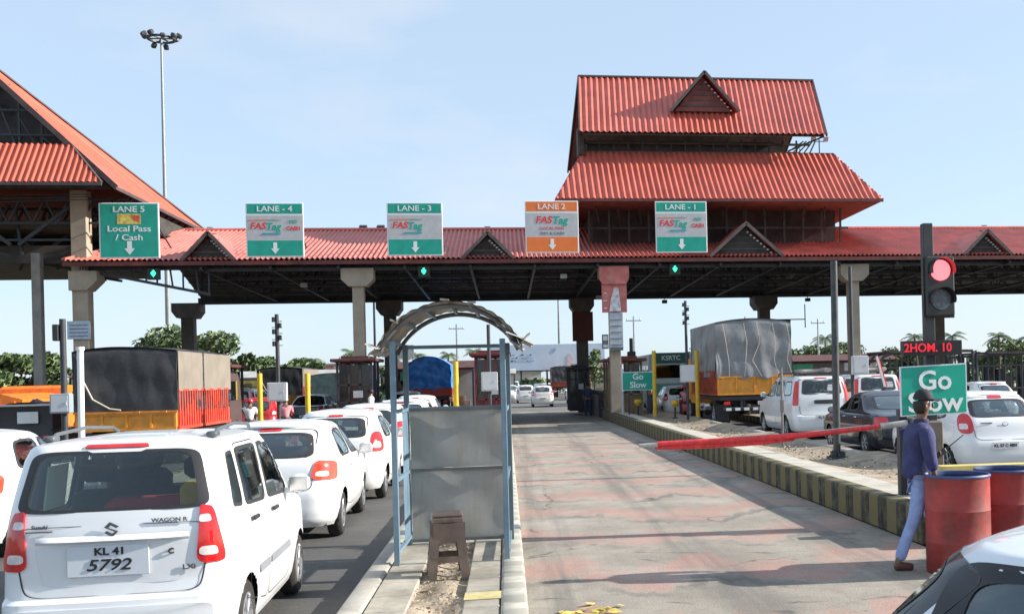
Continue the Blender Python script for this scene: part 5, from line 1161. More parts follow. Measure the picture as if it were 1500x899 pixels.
# distant cars: copies with their own places
for nm, src, loc, rz, lab in (
    (0, C3, (2.55, 74, 0), 0, 'white hatchback driving away far down the open lane'),
    (0, C3, (.3, 98, 0), R(180), 'pale car far beyond the canopy at left of the open lane'),
    (0, SW, (-1.6, 112, 0), R(180), 'white car far away below the long pale billboard'),
    (0, C5, (3.4, 104, 0), 0, 'white car far ahead of the lone hatchback in the open lane'),
    (0, C6, (6.4, 96, 0), 0, 'dark car far ahead near the shaded column'),
    (0, C3, (8.2, 48.3, 0), 0, 'small white car between the silver tarpaulin truck and the green bus'),
    (0, C6, (-9.3, 49.5, 0), 0, 'dark car beyond the yellow post and grey box at left'),
    (0, SW, (-2.9, 29.0, 0), 0, 'white hatchback roof hidden behind the fourth car in the queue'),
    (0, C3, (-3.1, 35.5, 0), 0, 'white hatchback roof seen beneath the dark toll booth'),
    (0, C5, (-15.2, 41, 0), 0, 'white car beneath the tall left beige column'),
    (0, C7, (12.4, 33.0, 0), 0, 'white people carrier behind the black sedan at right')):
    c_ = copy_tree(src, loc, rz, lab); c_['group'] = 'cars waiting and driving beyond the gates'
RC, _ = make_car(dict(CEL), 'red_hatchback', 'red hatchback ahead of the red slatted truck', loc=(-9.55, 41.0, 0), cell=.09, paint=paint_red, group='cars waiting and driving beyond the gates')

# ------------------------------------------------------------------ trucks
def tarp_box(b, x0, x1, y0, y1, z0, z1, arch=.12, fold=.04, seed=0, skirt=0, taperf=0):
    rnd = random.Random(seed); ph = [rnd.uniform(0, 6.28) for _ in range(8)]
    def fo(u, v): return fold*(math.sin(u*9+ph[0])*.5+math.sin(u*17+ph[1]+v*3)*.3+math.sin(u*31+ph[2]+v*5)*.25)*(1.1-v*.75)+fold*.4*math.sin(v*11+u*4+ph[3])
    W_, D = x1-x0, y1-y0; xm = (x0+x1)/2
    def top(x): return z1+arch*(1-((x-xm)/(W_/2))**2)
    r = .16
    b.grid(lambda u, v: (x0+u*W_, y0+(r*(max(0, v-.93)/.07)**2*.6)-fo(u, v), z0+v*(top(x0+u*W_)-z0)-skirt*(1-v)*(.5+.5*math.sin(u*22+ph[4]))*.4), 60, 20)
    for sx_, xx in ((-1, x0), (1, x1)):
        b.grid(lambda u, v: (xx+sx_*fo(u*1.6, v)*.8, y0+u*D, z0+v*(z1-z0)), 60, 14)
    b.grid(lambda u, v: (x0+u*W_, y0+v*D, top(x0+u*W_)+.03*math.sin(v*14+ph[5])*math.sin(u*6)-taperf*v), 20, 30)
    b.grid(lambda u, v: (x0+u*W_, y1, z0+v*(top(x0+u*W_)-z0)), 8, 4)
def truck(loc, W_, L_, zb, h, zt, label, board, side, tarp, arch, fold, seed, cabm, slats=None, group='tarpaulin covered trucks', sidetarp=None, rz=0, skirt=0, frame=None):
    t = thing('tarpaulin_truck', label, 'truck', loc, rz, group)
    zf = zb
    b = MB(); b.box((0, L_/2, zf-.12), (W_*.92, L_, .14)); 
    for x in (-.38, .38): b.box((x, L_/2+.6, zf-.3), (.09, L_+1.0, .22))
    b.build('chassis', dark_steel, t)
    b = MB(); b.ab((-W_/2, 0, zf), (W_/2, .06, zf+h), bev=.01)
    n = 4
    for i in range(n+1): b.box((-W_/2+.04+(W_-.08)*i/n, -.02, zf+h/2), (.06, .04, h))
    for z in (.04, h-.04): b.box((0, -.022, zf+z), (W_, .045, .07))
    b.build('tailboard', board, t)
    for sg in (-1, 1):
        b = MB(); xx = sg*W_/2; H2 = slats or h
        b.ab((xx-.02, .06, zf), (xx+.02, L_, zf+H2)); nn = int(L_/.22)
        for i in range(nn): b.box((xx+sg*.035, .12+i*(L_-.2)/nn, zf+H2/2), (.035, .07, H2))
        b.box((xx+sg*.04, L_/2, zf+.04), (.05, L_, .08)); b.box((xx+sg*.04, L_/2, zf+H2-.03), (.05, L_, .06)); b.build('sideboard', side, t)
    b = MB(); tarp_box(b, -W_/2-.03, W_/2+.03, -.03, L_, zf+h*.96, zt, arch, fold, seed, skirt); b.build('tarpaulin', tarp, t, 60)
    if sidetarp:
        for sg in (-1, 1):
            b = MB(); b.grid(lambda u, v: (sg*(W_/2+.06+.012*math.sin(u*40)), .02+u*L_, zf+(slats or h)-.05+v*(zt-zf-(slats or h)+.02)), 50, 6); b.build('side_sheet', sidetarp, t, 60)
    for y in (L_*.22, L_+1.4):
        for sg in (-1, 1):
            if y < L_: make_wheel(t, sg*(W_/2-.2), y, .5, .26, 6); make_wheel(t, sg*(W_/2-.5), y, .5, .26, 6)
            else: make_wheel(t, sg*(W_/2-.25), y, .5, .26, 6)
    b = MB(); zc = zb-.2
    b.prism([(L_+.15, zc-.2), (L_+2.0, zc-.2), (L_+2.05, zc+.7), (L_+1.85, zc+1.55), (L_+1.6, zc+1.7), (L_+.15, zc+1.7)], -W_*.45, W_*.45, plane='yz'); o = b.build('cab', cabm, t)
    b = MB(); b.ab((-W_*.46, L_+.5, zc+.85), (W_*.46, L_+1.5, zc+1.45)); b.ab((-W_*.36, L_+.13, zc+.9), (W_*.36, L_+.16, zc+1.4)); b.build('cab_window', dglass, o)
    b = MB(); b.box((0, -.05, zb-.52), (W_*.86, .09, .14), bev=.02); b.box((-.5, .05, zb-.35), (.07, .1, .3)); b.box((.5, .05, zb-.35), (.07, .1, .3)); b.build('rear_bumper', dark_steel, t)
    b = MB(); [b.box((-W_*.36+i*W_*.12, -.1, zb-.52), (W_*.07, .008, .1)) for i in range(7)]; b.build('reflector_stripes', white, t)
    for sg in (-1, 1):
        b = MB(); b.box((sg*W_*.38, -.06, zb-.3), (.24, .05, .12), bev=.01); b.build('tail_light', red_lens, t)
        b = MB(); b.grid(lambda u, v: (sg*(W_/2-.05)-sg*u*.5, L_*.22-.62, .25+v*.62), 2, 2); b.build('mud_flap', blackp, t)
    b = MB(); b.box((W_*.12, -.09, zb-.3), (.5, .012, .13)); o = b.build('number_plate', plate_w, t); text('KL 43 7291', .08, M('plate_letters', (.02, .02, .02)), o, (W_*.12, -.098, zb-.3), bold=.03)
    return t
tarp_dark = M('black_tarpaulin', (.035, .034, .036), .5, var=.4, scale=2, bump=.6, bscale=5, dirt=.4, dcol=(.1, .09, .08))
tarp_grey = M('silver_grey_tarpaulin', (.21, .215, .225), .42, var=.25, scale=2.2, bump=.6, bscale=6, dirt=.4, dcol=(.2, .19, .18))
tarp_beige = M('beige_sheet', (.22, .19, .155), .7, var=.12, scale=2, dirt=.3, dcol=(.3, .25, .2))
tarp_blue = M('bright_blue_tarpaulin', (.05, .26, .82), .35, var=.35, scale=2.5, bump=.6, bscale=4)
or_board = M('orange_truck_board', (.72, .29, .03), .5, var=.2, scale=4, dirt=.5, dcol=(.42, .25, .06)); rd_board = M('red_truck_board', (.56, .06, .035), .5, var=.15, scale=4, dirt=.3, dcol=(.5, .3, .2)); mar_board = M('maroon_truck_board', (.3, .05, .025), .55, var=.4, scale=3, dirt=.4, dcol=(.55, .2, .04))
TL = truck((-9.66, 28.0, 0), 2.44, 5.0, .92, .48, 2.98, 'truck with black rear tarpaulin, orange tailboard and red slatted side', or_board, rd_board, tarp_dark, .1, .03, 3, M('dark_cab', (.08, .05, .05), .5), slats=1.05, sidetarp=tarp_beige)
b = MB(); b.tube([(-1.1, -.12, 2.85), (-1.0, -.14, 2.3), (-.75, -.14, 1.75), (-.35, -.12, 1.5), (-.1, -.1, 1.46)], .022, 6); b.build('rope', M('pale_rope', (.55, .5, .4), .8), TL)
b = MB(); b.bar((-1.25, -.05, 1.4), (1.25, -.05, 1.4), .05, .05); [b.box((-1.0+i*.65, -.08, 1.4), (.1, .06, .05)) for i in range(4)]; b.build('hooks', M('orange_rail', (.7, .25, .04), .5), TL)
TR = truck((9.2, 37.5, 0), 2.85, 5.2, 1.22, .72, 3.95, 'tall orange truck covered with a loose silver grey tarpaulin', or_board, mar_board, tarp_grey, .14, .06, 9, or_board, slats=.95, skirt=.25)
b = MB(); rnd = random.Random(6)
for x in (-1.2, -.4, .1, .7, 1.25): b.tube([(x, -.14, 3.9), (x+.1, -.2, 3.2), (x+rnd.uniform(-.2, .3), -.2, 2.5), (x+rnd.uniform(-.1, .3), -.12, 1.9)], .012, 5)
b.build('rope', M('pale_rope', (.55, .5, .4), .8), TR)
TB = truck((-4.5, 61, 0), 2.5, 4.5, 1.15, .5, 2.95, 'truck under a bright blue tarpaulin seen through the shelter', rd_board, rd_board, tarp_blue, .55, .1, 12, M('orange_cab', (.6, .2, .04), .5), skirt=.3)
c_ = truck((6.2, 112, 0), 2.5, 5, 1.2, .5, 3.3, 'dark covered truck far down the highway', mar_board, mar_board, tarp_dark, .1, .05, 15, M('orange_cab', (.6, .2, .04)))
c_ = truck((-9.0, 56, 0), 2.3, 4.0, 1.1, .4, 2.5, 'pale covered truck beyond the toll gates at left', M('pale_board', (.4, .42, .42), .6), M('pale_board', (.4, .42, .42), .6), M('pale_green_tarpaulin', (.3, .38, .34), .6, var=.3), .1, .04, 18, M('white_cab', (.6, .6, .6), .5))
# orange tipper at the far left
tp = thing('tipper_truck', 'bright orange truck body at the far left edge below the trees', 'truck', (-16.4, 35, 0))
orng = M('bright_orange_paint', (.85, .2, .02), .45, var=.2, scale=4, dirt=.2)
b = MB(); b.prism([(-1.2, .7), (1.2, .7), (1.25, 1.75), (.6, 1.95), (-.4, 1.8), (-1.25, 1.8)], 0, 3.6); [b.box((-1.0+i*.5, -.03, 1.2), (.09, .06, 1.0)) for i in range(5)]; b.build('body', orng, tp)
b = MB(); b.tube([(1.3, .3, 1.5), (1.5, .3, 1.7), (1.8, .3, 1.55), (1.95, .3, 1.2)], .09, 8); b.build('hydraulic_arm', blackp, tp)
b = MB(); b.ab((-1.1, 3.6, .6), (1.1, 5.3, 2.2), bev=.1); b.build('cab', orng, tp)
for y in (.9, 4.5):
    for sg in (-1, 1): make_wheel(tp, sg*1.0, y, .48, .26, 6)
# auto rickshaw
au = thing('auto_rickshaw', 'black hooded auto rickshaw with pale rear window beside the left truck', 'auto rickshaw', (-12.35, 28.6, 0))
b = MB(); b.prism([(-.65, .35), (.65, .35), (.68, .95), (.62, 1.0), (-.62, 1.0), (-.68, .95)], 0, 1.5); b.prism([(-.4, .35), (.4, .35), (.38, 1.0), (-.38, 1.0)], 1.5, 2.5); b.build('body', M('black_rickshaw_paint', (.02, .025, .035), .35, coat=.4), au)
b = MB(); b.grid(lambda u, v: (-.68+1.36*u, 0+.05*math.sin(v*3), 1.0+v*.62), 6, 6); b.grid(lambda u, v: (-.68+1.36*u, v*2.1, 1.62+.1*math.sin(math.pi*u)), 10, 8); b.grid(lambda u, v: (-.68, v*.7, 1.0+u*.64), 3, 3); b.grid(lambda u, v: (.68, v*.7, 1.0+u*.64), 3, 3); b.build('hood', M('black_vinyl_hood', (.03, .03, .032), .6, bump=.4), au, 50)
b = MB(); b.box((.1, -.03, 1.32), (.5, .02, .3), bev=.005); b.build('rear_window', M('milky_window', (.6, .62, .62), .4), au)
b = MB(); b.box((0, .0, 1.64), (1.4, .1, .05), bev=.01); b.build('hood_edge', sign_grey, au)
b = MB(); b.bar((.66, .9, 1.0), (.66, .9, 1.65), .05); b.bar((.66, 1.9, 1.0), (.66, 2.1, 1.65), .05); b.bar((-.66, 2.0, 1.0), (-.66, 2.1, 1.65), .05); b.build('hood_frame', yellow, au)
for x, y in ((-.55, .35), (.55, .35), (0, 2.4)): make_wheel(au, x, y, .22, .1, 5)
for sg in (-1, 1): b = MB(); b.box((sg*.52, -.02, .8), (.16, .03, .1), bev=.01); b.build('tail_light', red_lens, au)
# green and white bus
bs = thing('green_bus', 'green and white bus with a dark destination board behind the yellow post', 'bus', (8.7, 54, 0))
b = MB(); b.ab((-1.15, 0, .5), (1.15, 7, 1.5), bev=.05); b.build('lower_body', M('bus_green', (.12, .42, .25), .5, var=.1, dirt=.3), bs)
b = MB(); b.ab((-1.15, 0, 1.5), (1.15, 7, 3.2), bev=.12); b.build('upper_body', M('bus_white', (.55, .62, .6), .5, var=.15, scale=2), bs)
b = MB(); b.ab((-1.0, -.02, 1.9), (1.0, 0, 2.6)); [b.ab((sx_*1.152-.01, .5+i*1.1, 1.9), (sx_*1.152+.01, 1.4+i*1.1, 2.6)) for i in range(6) for sx_ in (-1, 1)]; b.build('window', dglass, bs)
b = MB(); b.ab((-.95, -.06, 2.68), (1.0, 0, 3.25)); b.build('destination_board', M('dark_green_board', (.03, .11, .09), .5, var=.2), bs)
text('KSRTC', .34, sign_white, bs, (0, -.07, 2.96), bold=.02)
b = MB(); [b.box((sx_*.95, -.02, 1.1), (.16, .04, .3), bev=.02) for sx_ in (-1, 1)]; b.build('tail_light', red_lens, bs)
b = MB(); b.box((0, -.06, .6), (2.2, .12, .22), bev=.03); b.build('bumper', blackp, bs)
for y in (1.6, 5.6):
    for sg in (-1, 1): make_wheel(bs, sg*1.0, y, .48, .26, 6)
# ------------------------------------------------------------------ the walking man
MX, MY = 4.06, 9.8
def W3(px, z, y=0.0): return (px, y, z)
shirt_m = M('indigo_shirt', (.04, .045, .125), .85, var=.3, scale=7, bump=1, bscale=9)
jean_m = M('pale_blue_jeans', (.26, .35, .60), .85, var=.2, scale=10, bump=.3, bscale=30)
skin_m = M('brown_skin', (.2, .1, .062), .5, var=.12, scale=12)
# x is the walking direction, y across the body (away from camera positive), feet on the road
bp = [(0, 0, .93), (.015, 0, 1.08), (.03, 0, 1.24), (.035, 0, 1.40), (.05, 0, 1.475), (.065, 0, 1.545), (.085, 0, 1.63), (.08, 0, 1.70),
      (.03, -.17, 1.40), (.045, -.215, 1.14), (.10, -.20, .93), (.03, .17, 1.40), (.02, .24, 1.16), (.23, .20, 1.10),
      (.0, -.085, .88), (-.08, -.09, .50), (-.26, -.10, .11), (-.27, -.10, .055), (-.14, -.10, .025),
      (.03, .085, .88), (.17, .09, .52), (.24, .10, .11), (.25, .10, .06), (.38, .10, .03)]
be = [(0, 1), (1, 2), (2, 3), (3, 4), (4, 5), (5, 6), (6, 7), (3, 8), (8, 9), (9, 10), (3, 11), (11, 12), (12, 13), (0, 14), (14, 15), (15, 16), (16, 17), (17, 18), (0, 19), (19, 20), (20, 21), (21, 22), (22, 23)]
br_ = [(.08, .11), (.08, .10), (.07, .10), (.045, .06), .05, (.06, .055), (.094, .074), (.08, .066), .04, .036, .026, .04, .036, .026, .08, .058, .038, .036, .025, .08, .058, .038, .036, .025]
man = skin('person', bp, be, br_, skin_m, None, 2)
man.location = (MX, MY, 0); tag(man, 'man in dark cap, indigo shirt and pale jeans walking right past the drums', 'person')
sp_ = [(.0, 0, .87), (.01, 0, .98), (.015, 0, 1.10), (.03, 0, 1.24), (.035, 0, 1.38), (.045, 0, 1.455), (.03, -.17, 1.395), (.04, -.215, 1.15), (.09, -.205, .98), (.03, .17, 1.395), (.02, .24, 1.17), (.19, .21, 1.11)]
se = [(0, 1), (1, 2), (2, 3), (3, 4), (4, 5), (4, 6), (6, 7), (7, 8), (4, 9), (9, 10), (10, 11)]
sr = [(.145, .19), (.14, .18), (.14, .175), (.15, .185), (.13, .18), (.07, .07), .088, .072, .055, .088, .072, .055]
skin('shirt', sp_, se, sr, shirt_m, man, 2)
jp = [(0, 0, .95), (.0, -.08, .86), (-.04, -.09, .66), (-.08, -.09, .50), (-.175, -.095, .30), (-.255, -.10, .09), (.03, .08, .86), (.11, .09, .68), (.17, .09, .52), (.205, .095, .32), (.24, .10, .09)]
je = [(0, 1), (1, 2), (2, 3), (3, 4), (4, 5), (0, 6), (6, 7), (7, 8), (8, 9), (9, 10)]
jn = skin('jeans', jp, je, [(.115, .15), .098, .083, .07, .06, .062, .098, .083, .07, .06, .062], jean_m, man, 2)
for hx, hy in ((-.28, -.10), (.24, .10)):
    o = skin('shoe', [(hx-.03, hy, .05), (hx+.07, hy, .045), (hx+.18, hy, .032)], [(0, 1), (1, 2)], [(.045, .05), (.045, .045), (.03, .04)], M('brown_leather', (.11, .045, .03), .5, var=.2, scale=10), man, 2)
b = MB(); b.lathe([(.001, 1.795), (.04, 1.79), (.075, 1.765), (.095, 1.735), (.099, 1.70), (.097, 1.688)], (.082, 0, 0), 'z', 22)
b.grid(lambda u, v: (.14+v*.11*(1-.6*(2*u-1)**2)+.02, (u-.5)*.16, 1.70-.012*v-.02*(2*u-1)**2), 8, 4); b.grid(lambda u, v: (.14+v*.11*(1-.6*(2*u-1)**2)+.02, (u-.5)*.16, 1.693-.012*v-.02*(2*u-1)**2), 8, 4)
b.build('cap', M('dark_cap', (.018, .018, .025), .8, var=.3, scale=9), man, 60)
b = MB(); b.lathe([(.09, 1.67), (.094, 1.62), (.085, 1.575), (.06, 1.545)], (.07, 0, 0), 'z', 18)
b.v = [v for v in b.v]; hair = MB()
for f in b.f:
    if sum(b.v[i][0] for i in f)/4 < .05: hair.add([b.v[i] for i in f], [(0, 1, 2, 3)])
hair.build('hair', M('black_hair', (.012, .01, .009), .6), man, 60)
b = MB(); b.lathe([(0, -.012), (.01, -.008), (.014, .004), (.006, .016), (0, .02)], (0, 0, 0), 'z', 10); b.v = [(v[0]+.182, v[1], v[2]*1.5+1.615) for v in b.v]; b.build('nose', skin_m, man, 60)
for sg in (-1, 1):
    b = MB(); b.lathe([(0, -.03), (.014, -.02), (.018, 0), (.014, .02), (0, .03)], (0, 0, 0), 'z', 10); b.v = [(v[0]+.075, v[1]*.5+sg*.077, v[2]+1.61) for v in b.v]; b.build('ear', skin_m, man, 60)
    b = MB(); b.lathe([(0, -.006), (.008, -.004), (.009, 0), (.008, .004), (0, .006)], (0, 0, 0), 'z', 8); b.v = [(v[0]+.162, v[1]+sg*.032, v[2]+1.635) for v in b.v]; b.build('eye', M('dark_eye', (.02, .015, .012), .2), man, 60)
b = MB(); b.box((.168, 0, 1.572), (.012, .045, .01), bev=.003); b.build('mouth', M('lips', (.14, .05, .04), .5), man)
def hand(c, dirv, upv, side, curl, parent):
    d = Vector(dirv).normalized(); u = Vector(upv).normalized(); n = d.cross(u).normalized(); c = Vector(c)
    o = skin('hand', [c, c+d*.045, c+d*.085], [(0, 1), (1, 2)], [(.022, .028), (.017, .038), (.014, .036)], skin_m, parent, 2)
    for i, (off, ln) in enumerate(((-.030, .058), (-.010, .068), (.010, .064), (.029, .05))):
        base = c+d*.08+n*off; p = [base]; a = 0
        for k in range(3): a += curl; p.append(p[-1]+(d*math.cos(a)+u*math.sin(a)*side)*ln*(.42, .32, .26)[k])
        skin('finger', p, [(0, 1), (1, 2), (2, 3)], [.0095, .009, .0085, .007], skin_m, o, 1)
    base = c+d*.03-n*.034; skin('thumb', [base, base-n*.018+d*.025+u*side*.012, base-n*.012+d*.05+u*side*.03], [(0, 1), (1, 2)], [.012, .010, .008], skin_m, o, 1)
hand((.11, -.20, .93), (.2, 0, -1), (1, 0, .2), 1, .35, man); hand((.235, .20, 1.10), (1, -.1, .1), (0, -.3, 1), 1, .95, man)
wt = thing('walkie_talkie', 'black walkie talkie with long aerial held in the hand of the man', 'walkie talkie', (MX+.335, MY+.185, 1.125), 0)
b = MB(); b.box((0, 0, 0), (.055, .035, .13), Matrix.Rotation(R(55), 3, 'Y'), bev=.008); b.build('body', blackp, wt)
b = MB(); b.cyl((.05, 0, .035), (.25, 0, .18), .007, .005, 8); b.build('aerial', blackp, wt)

# ------------------------------------------------------------------ high mast lights and other background
def mast(X, Y, h, label, lamps, lean=0, r=.28):
    t = thing('high_mast_light', label, 'high mast light', (X, Y, 0), group='tall lighting masts')
    b = MB(); b.cyl((0, 0, 0), (lean, 0, h), r, r*.35, 12); b.build('mast', M('mast_grey', (.26, .28, .28), .5, metal=.3, var=.1), t, 40)
    if lamps:
        b = MB(); b.lathe([(1.0, h-.1), (1.25, h-.1), (1.25, h+.05), (1.0, h+.05)], (lean, 0, 0), 'z', 24, closed=True); [b.bar((lean, 0, h), (lean+1.05*math.cos(a_), 1.1*math.sin(a_), h), .1) for a_ in (0, 1.05, 2.1, 3.14, 4.2, 5.2)]; b.build('head_ring', dark_steel, t)
        rnd = random.Random(2)
        for i in range(lamps):
            a_ = 2*math.pi*i/lamps+.2; b = MB(); c_ = (lean+1.5*math.cos(a_), 1.5*math.sin(a_), h+rnd.uniform(-.35, .4))
            b.box(c_, (.5, .42, .38), Matrix.Rotation(a_, 3, 'Z') @ Matrix.Rotation(.6, 3, 'Y'), bev=.08); b.bar((lean+1.2*math.cos(a_), 1.2*math.sin(a_), h), c_, .08); b.build('floodlight', dark_steel, t)
    return t
mast(-30.7, 100, 34.2, 'very tall mast with ring of floodlights rising above the left roof', 9)
mast(7.75, 150, 17, 'pale mast behind the long billboard at the centre', 0)
t = thing('small_floodlight', 'pair of small floodlights just above the canopy ridge near the centre', 'floodlight', (-7.6, 62, 0))
b = MB(); b.cyl((0, 0, 0), (0, 0, 11.1), .08, .05, 8); [b.box((x, 0, 11.15), (.45, .3, .25), Matrix.Rotation(.4, 3, 'X'), bev=.03) for x in (-.5, .5)]; b.bar((-.6, 0, 11.05), (.6, 0, 11.05), .06); b.build('pole', dark_steel, t)
bb = thing('billboard', 'long pale blue billboard far beyond the open lane', 'billboard', (4.7, 120, 0))
b = MB(); b.box((0, 0, 4.6), (13.6, .3, 3.0), bev=.03); b.build('panel', M('pale_blue_hoarding', (.52, .60, .70), .5, var=.1, scale=.5), bb)
b = MB()
for x in (-6, -3, 0, 3, 6): b.bar((x, .2, 0), (x, .2, 3.2), .2)
b.bar((-6.9, 0, 3.0), (6.9, 0, 3.0), .16); b.build('support', dark_steel, bb)
b = MB(); rnd = random.Random(4)
for i in range(26): b.box((-4.9+rnd.uniform(0, 3.4), -.17, 4.2+rnd.choice((0, .35, .7))), (rnd.uniform(.1, .35), .02, .12))
b.prism([(.6, 5.3), (1.0, 5.7), (1.1, 5.4), (.8, 5.0)], -.18, -.16); b.prism([(4.4, 5.4), (4.9, 5.6), (4.9, 5.1), (4.5, 5.0)], -.18, -.16); b.build('faded_print', M('hoarding_print', (.32, .38, .50), .6, var=.3), bb)
b = MB(); b.prism([(2.3, 3.2), (3.0, 3.2), (3.0, 4.6), (2.7, 5.0), (2.4, 4.6)], -.18, -.16); b.build('figure_print', M('hoarding_pink', (.62, .5, .52), .6), bb)
# low buildings along the highway
def house(X, Y, w_, d_, h, m, rm, label, win=3, name='roadside_building'):
    t = thing(name, label, 'building', (X, Y, 0), group='low buildings beside the highway')
    b = MB(); b.ab((-w_/2, 0, 0), (w_/2, d_, h)); b.build('wall', m, t)
    b = MB(); b.ab((-w_/2-.3, -.5, h), (w_/2+.3, d_+.3, h+.18)); b.ab((-w_/2, -.9, h*.62), (w_/2, 0, h*.62+.08)); b.build('roof', rm, t)
    for i in range(win):
        b = MB(); x = -w_/2+w_*(i+.5)/win; b.ab((x-w_/win*.3, -.02, .9), (x+w_/win*.3, 0, h*.58)); o = b.build('shop_opening', M('dark_opening', (.05, .05, .055), .6, var=.5), t)
    return t
crm = M('cream_wall', (.5, .46, .38), .8, var=.15, scale=.8, dirt=.3); gw = M('grey_wall', (.4, .41, .42), .8, var=.15, scale=.8, dirt=.3); rf2 = M('tin_roof', (.42, .4, .38), .6, var=.3, scale=.6)
house(-22, 120, 9, 8, 4.2, M('pink_wall', (.55, .3, .26), .8, var=.15), rf2, 'pinkish building beyond the tree at left'); house(-12.5, 105, 8, 7, 3.6, crm, rf2, 'cream building beside the left yellow posts'); house(-6, 135, 8, 7, 3.2, gw, rf2, 'grey low building seen through the shelter'); house(1, 165, 9, 7, 3.2, crm, rf2, 'low shops under the long billboard'); house(13.5, 130, 8, 7, 3.2, M('tan_wall', (.36, .3, .24), .8, var=.2), rf2, 'tan low building behind the shaded column'); house(36, 120, 12, 8, 3.2, gw, rf2, 'grey low building behind the black car')
b = MB()
for x in (-11.0, -8.6): b.bar((x, 98, 0), (x, 98, 5.4), .12)
b.box((-9.8, 98, 4.9), (2.6, .15, 1.2)); t = b.build('hoarding', M('hoarding_frame', (.3, .32, .32), .6, var=.3)); tag(t, 'small framed hoarding above the cream building', 'hoarding')

# ------------------------------------------------------------------ trees
leafs = [M('leaf_deep', (.05, .09, .03), .6, var=.5, scale=.6), M('leaf_mid', (.09, .135, .05), .6, var=.5, scale=.6), M('leaf_light', (.16, .2, .085), .6, var=.45, scale=.6)]
bark = M('bark', (.12, .09, .06), .9, var=.3)
def tree(X, Y, h, w_, label, n=2600, seed=0, lf=.28, group='broadleaf trees behind the plaza'):
    rnd = random.Random(seed); t = thing('broadleaf_tree', label, 'tree', (X, Y, 0), group=group)
    b = MB(); b.tube([(0, 0, 0), (.1, 0, h*.25), (-.1, .1, h*.5)], [h*.035, h*.028, h*.018], 8)
    lobes = []
    for i in range(15):
        a = rnd.uniform(0, 6.28); rr_ = rnd.uniform(.1, .38)*w_; c_ = Vector((math.cos(a)*rr_, math.sin(a)*rr_, h*rnd.uniform(.35, .82))); lobes.append((c_, rnd.uniform(.11, .2)*w_, rnd.uniform(.08, .15)*h))
        b.tube([(-.1, .1, h*.3), tuple(c_*.6+Vector((0, 0, h*.12))), tuple(c_)], [h*.016, h*.01, h*.004], 5)
    b.build('trunk', bark, t, 60)
    c = MB()
    for i in range(n):
        lc, lw, lh = rnd.choice(lobes); d = Vector((rnd.gauss(0, 1), rnd.gauss(0, 1), rnd.gauss(0, 1))).normalized()*(rnd.random()**.35)
        p = lc+Vector((d.x*lw, d.y*lw, d.z*lh)); s_ = lf*rnd.uniform(.5, 1.3); a = Vector((rnd.gauss(0, 1), rnd.gauss(0, 1), rnd.gauss(0, 1))).normalized(); e = a.orthogonal().normalized(); g = a.cross(e)
        c.cur = rnd.choice((0, 1, 1, 2)); c.add([p+e*s_, p+g*s_*.55, p-e*s_, p-g*s_*.55], [(0, 1, 2, 3)])
    c.build('crown', leafs, t, fix=False)
def palm(X, Y, h, label, seed, r=2.4):
    rnd = random.Random(seed); t = thing('palm_tree', label, 'palm tree', (X, Y, 0), group='coconut palms on the skyline')
    lx = rnd.uniform(-.8, .8); b = MB(); b.tube([(0, 0, 0), (lx*.3, 0, h*.5), (lx, 0, h)], [.2, .16, .12], 7); b.build('trunk', bark, t, 60)
    c = MB()
    for i in range(17):
        a = 2*math.pi*i/17+rnd.uniform(-.2, .2); el = rnd.uniform(-.2, 1.0); L_ = r*rnd.uniform(.8, 1.1); pts = []
        for k in range(7):
            f = k/6; pts.append(Vector((lx+math.cos(a)*L_*f*math.cos(el*.7), math.sin(a)*L_*f*math.cos(el*.7), h+math.sin(el)*L_*f-1.1*f*f*L_*.55)))
        sd_ = Vector((-math.sin(a), math.cos(a), 0)); c.cur = rnd.choice((0, 1, 2))
        for k in range(6):
            for q in (-1, 1):
                for m_ in range(2):
                    p = pts[k].lerp(pts[k+1], m_*.5); w2 = .55*math.sin(math.pi*(k+.6+m_*.5)/7.2)+.1
                    c.add([p, p+(pts[k+1]-pts[k])*.35, p+sd_*q*w2+Vector((0, 0, -w2*.55))+(pts[k+1]-pts[k])*.4], [(0, 1, 2)])
    c.build('crown', leafs, t, fix=False)
rnd = random.Random(11)
for i, (X, Y, h, w_, lab) in enumerate((
    (-44, 88, 6.9, 11, 'dense green tree at the far left edge'), (-36.5, 84, 5.6, 7, 'green tree between the two left columns'), (-52, 96, 7.6, 12, 'tall green tree at the left border behind the orange truck'),
    (-30, 92, 4.3, 7, 'low green tree behind the black tarpaulin'),
    (-24.6, 84, 7.6, 9.5, 'large rounded dark green tree behind the cream box of the left truck'), (-20.0, 86, 4.9, 5.0, 'dark green tree left of the pole with sensors'), (-15.9, 88, 4.6, 6, 'green tree right of the pole with sensors'),
    (-11.6, 110, 3.6, 7, 'low bush between yellow post and cream column'), (-6.9, 70, 3.6, 3.4, 'small tree beside the dark toll booth'), (8, 100, 5.6, 3.5, 'slim grey green tree behind the short black pole'))):
    tree(X, Y, h, w_, lab, 4600 if i < 7 else 1500, i, .26 if i < 7 else .18)
for i in range(13):
    X = 30+i*5.3+rnd.uniform(-1.2, 1.2); Y = 150+rnd.uniform(-14, 14)
    tree(X, Y, 6.9+rnd.uniform(-.9, .9), 8.6, ['scrubby tree behind the white people carrier', 'tree right of the cream capital column', 'tree behind the box pole at right', 'grey green tree left of the red letter display', 'tree above the arched cage shelter', 'tree just right of the red letter display', 'tree above the left end of the flat cage', 'pale tree above the flat cage shelter', 'tree above the white hatchback', 'bushy tree above the right end of the cage', 'tree at the right border', 'tree hidden past the right border', 'last tree past the right border'][i], 2600, 30+i, .3, 'trees behind the right lanes')
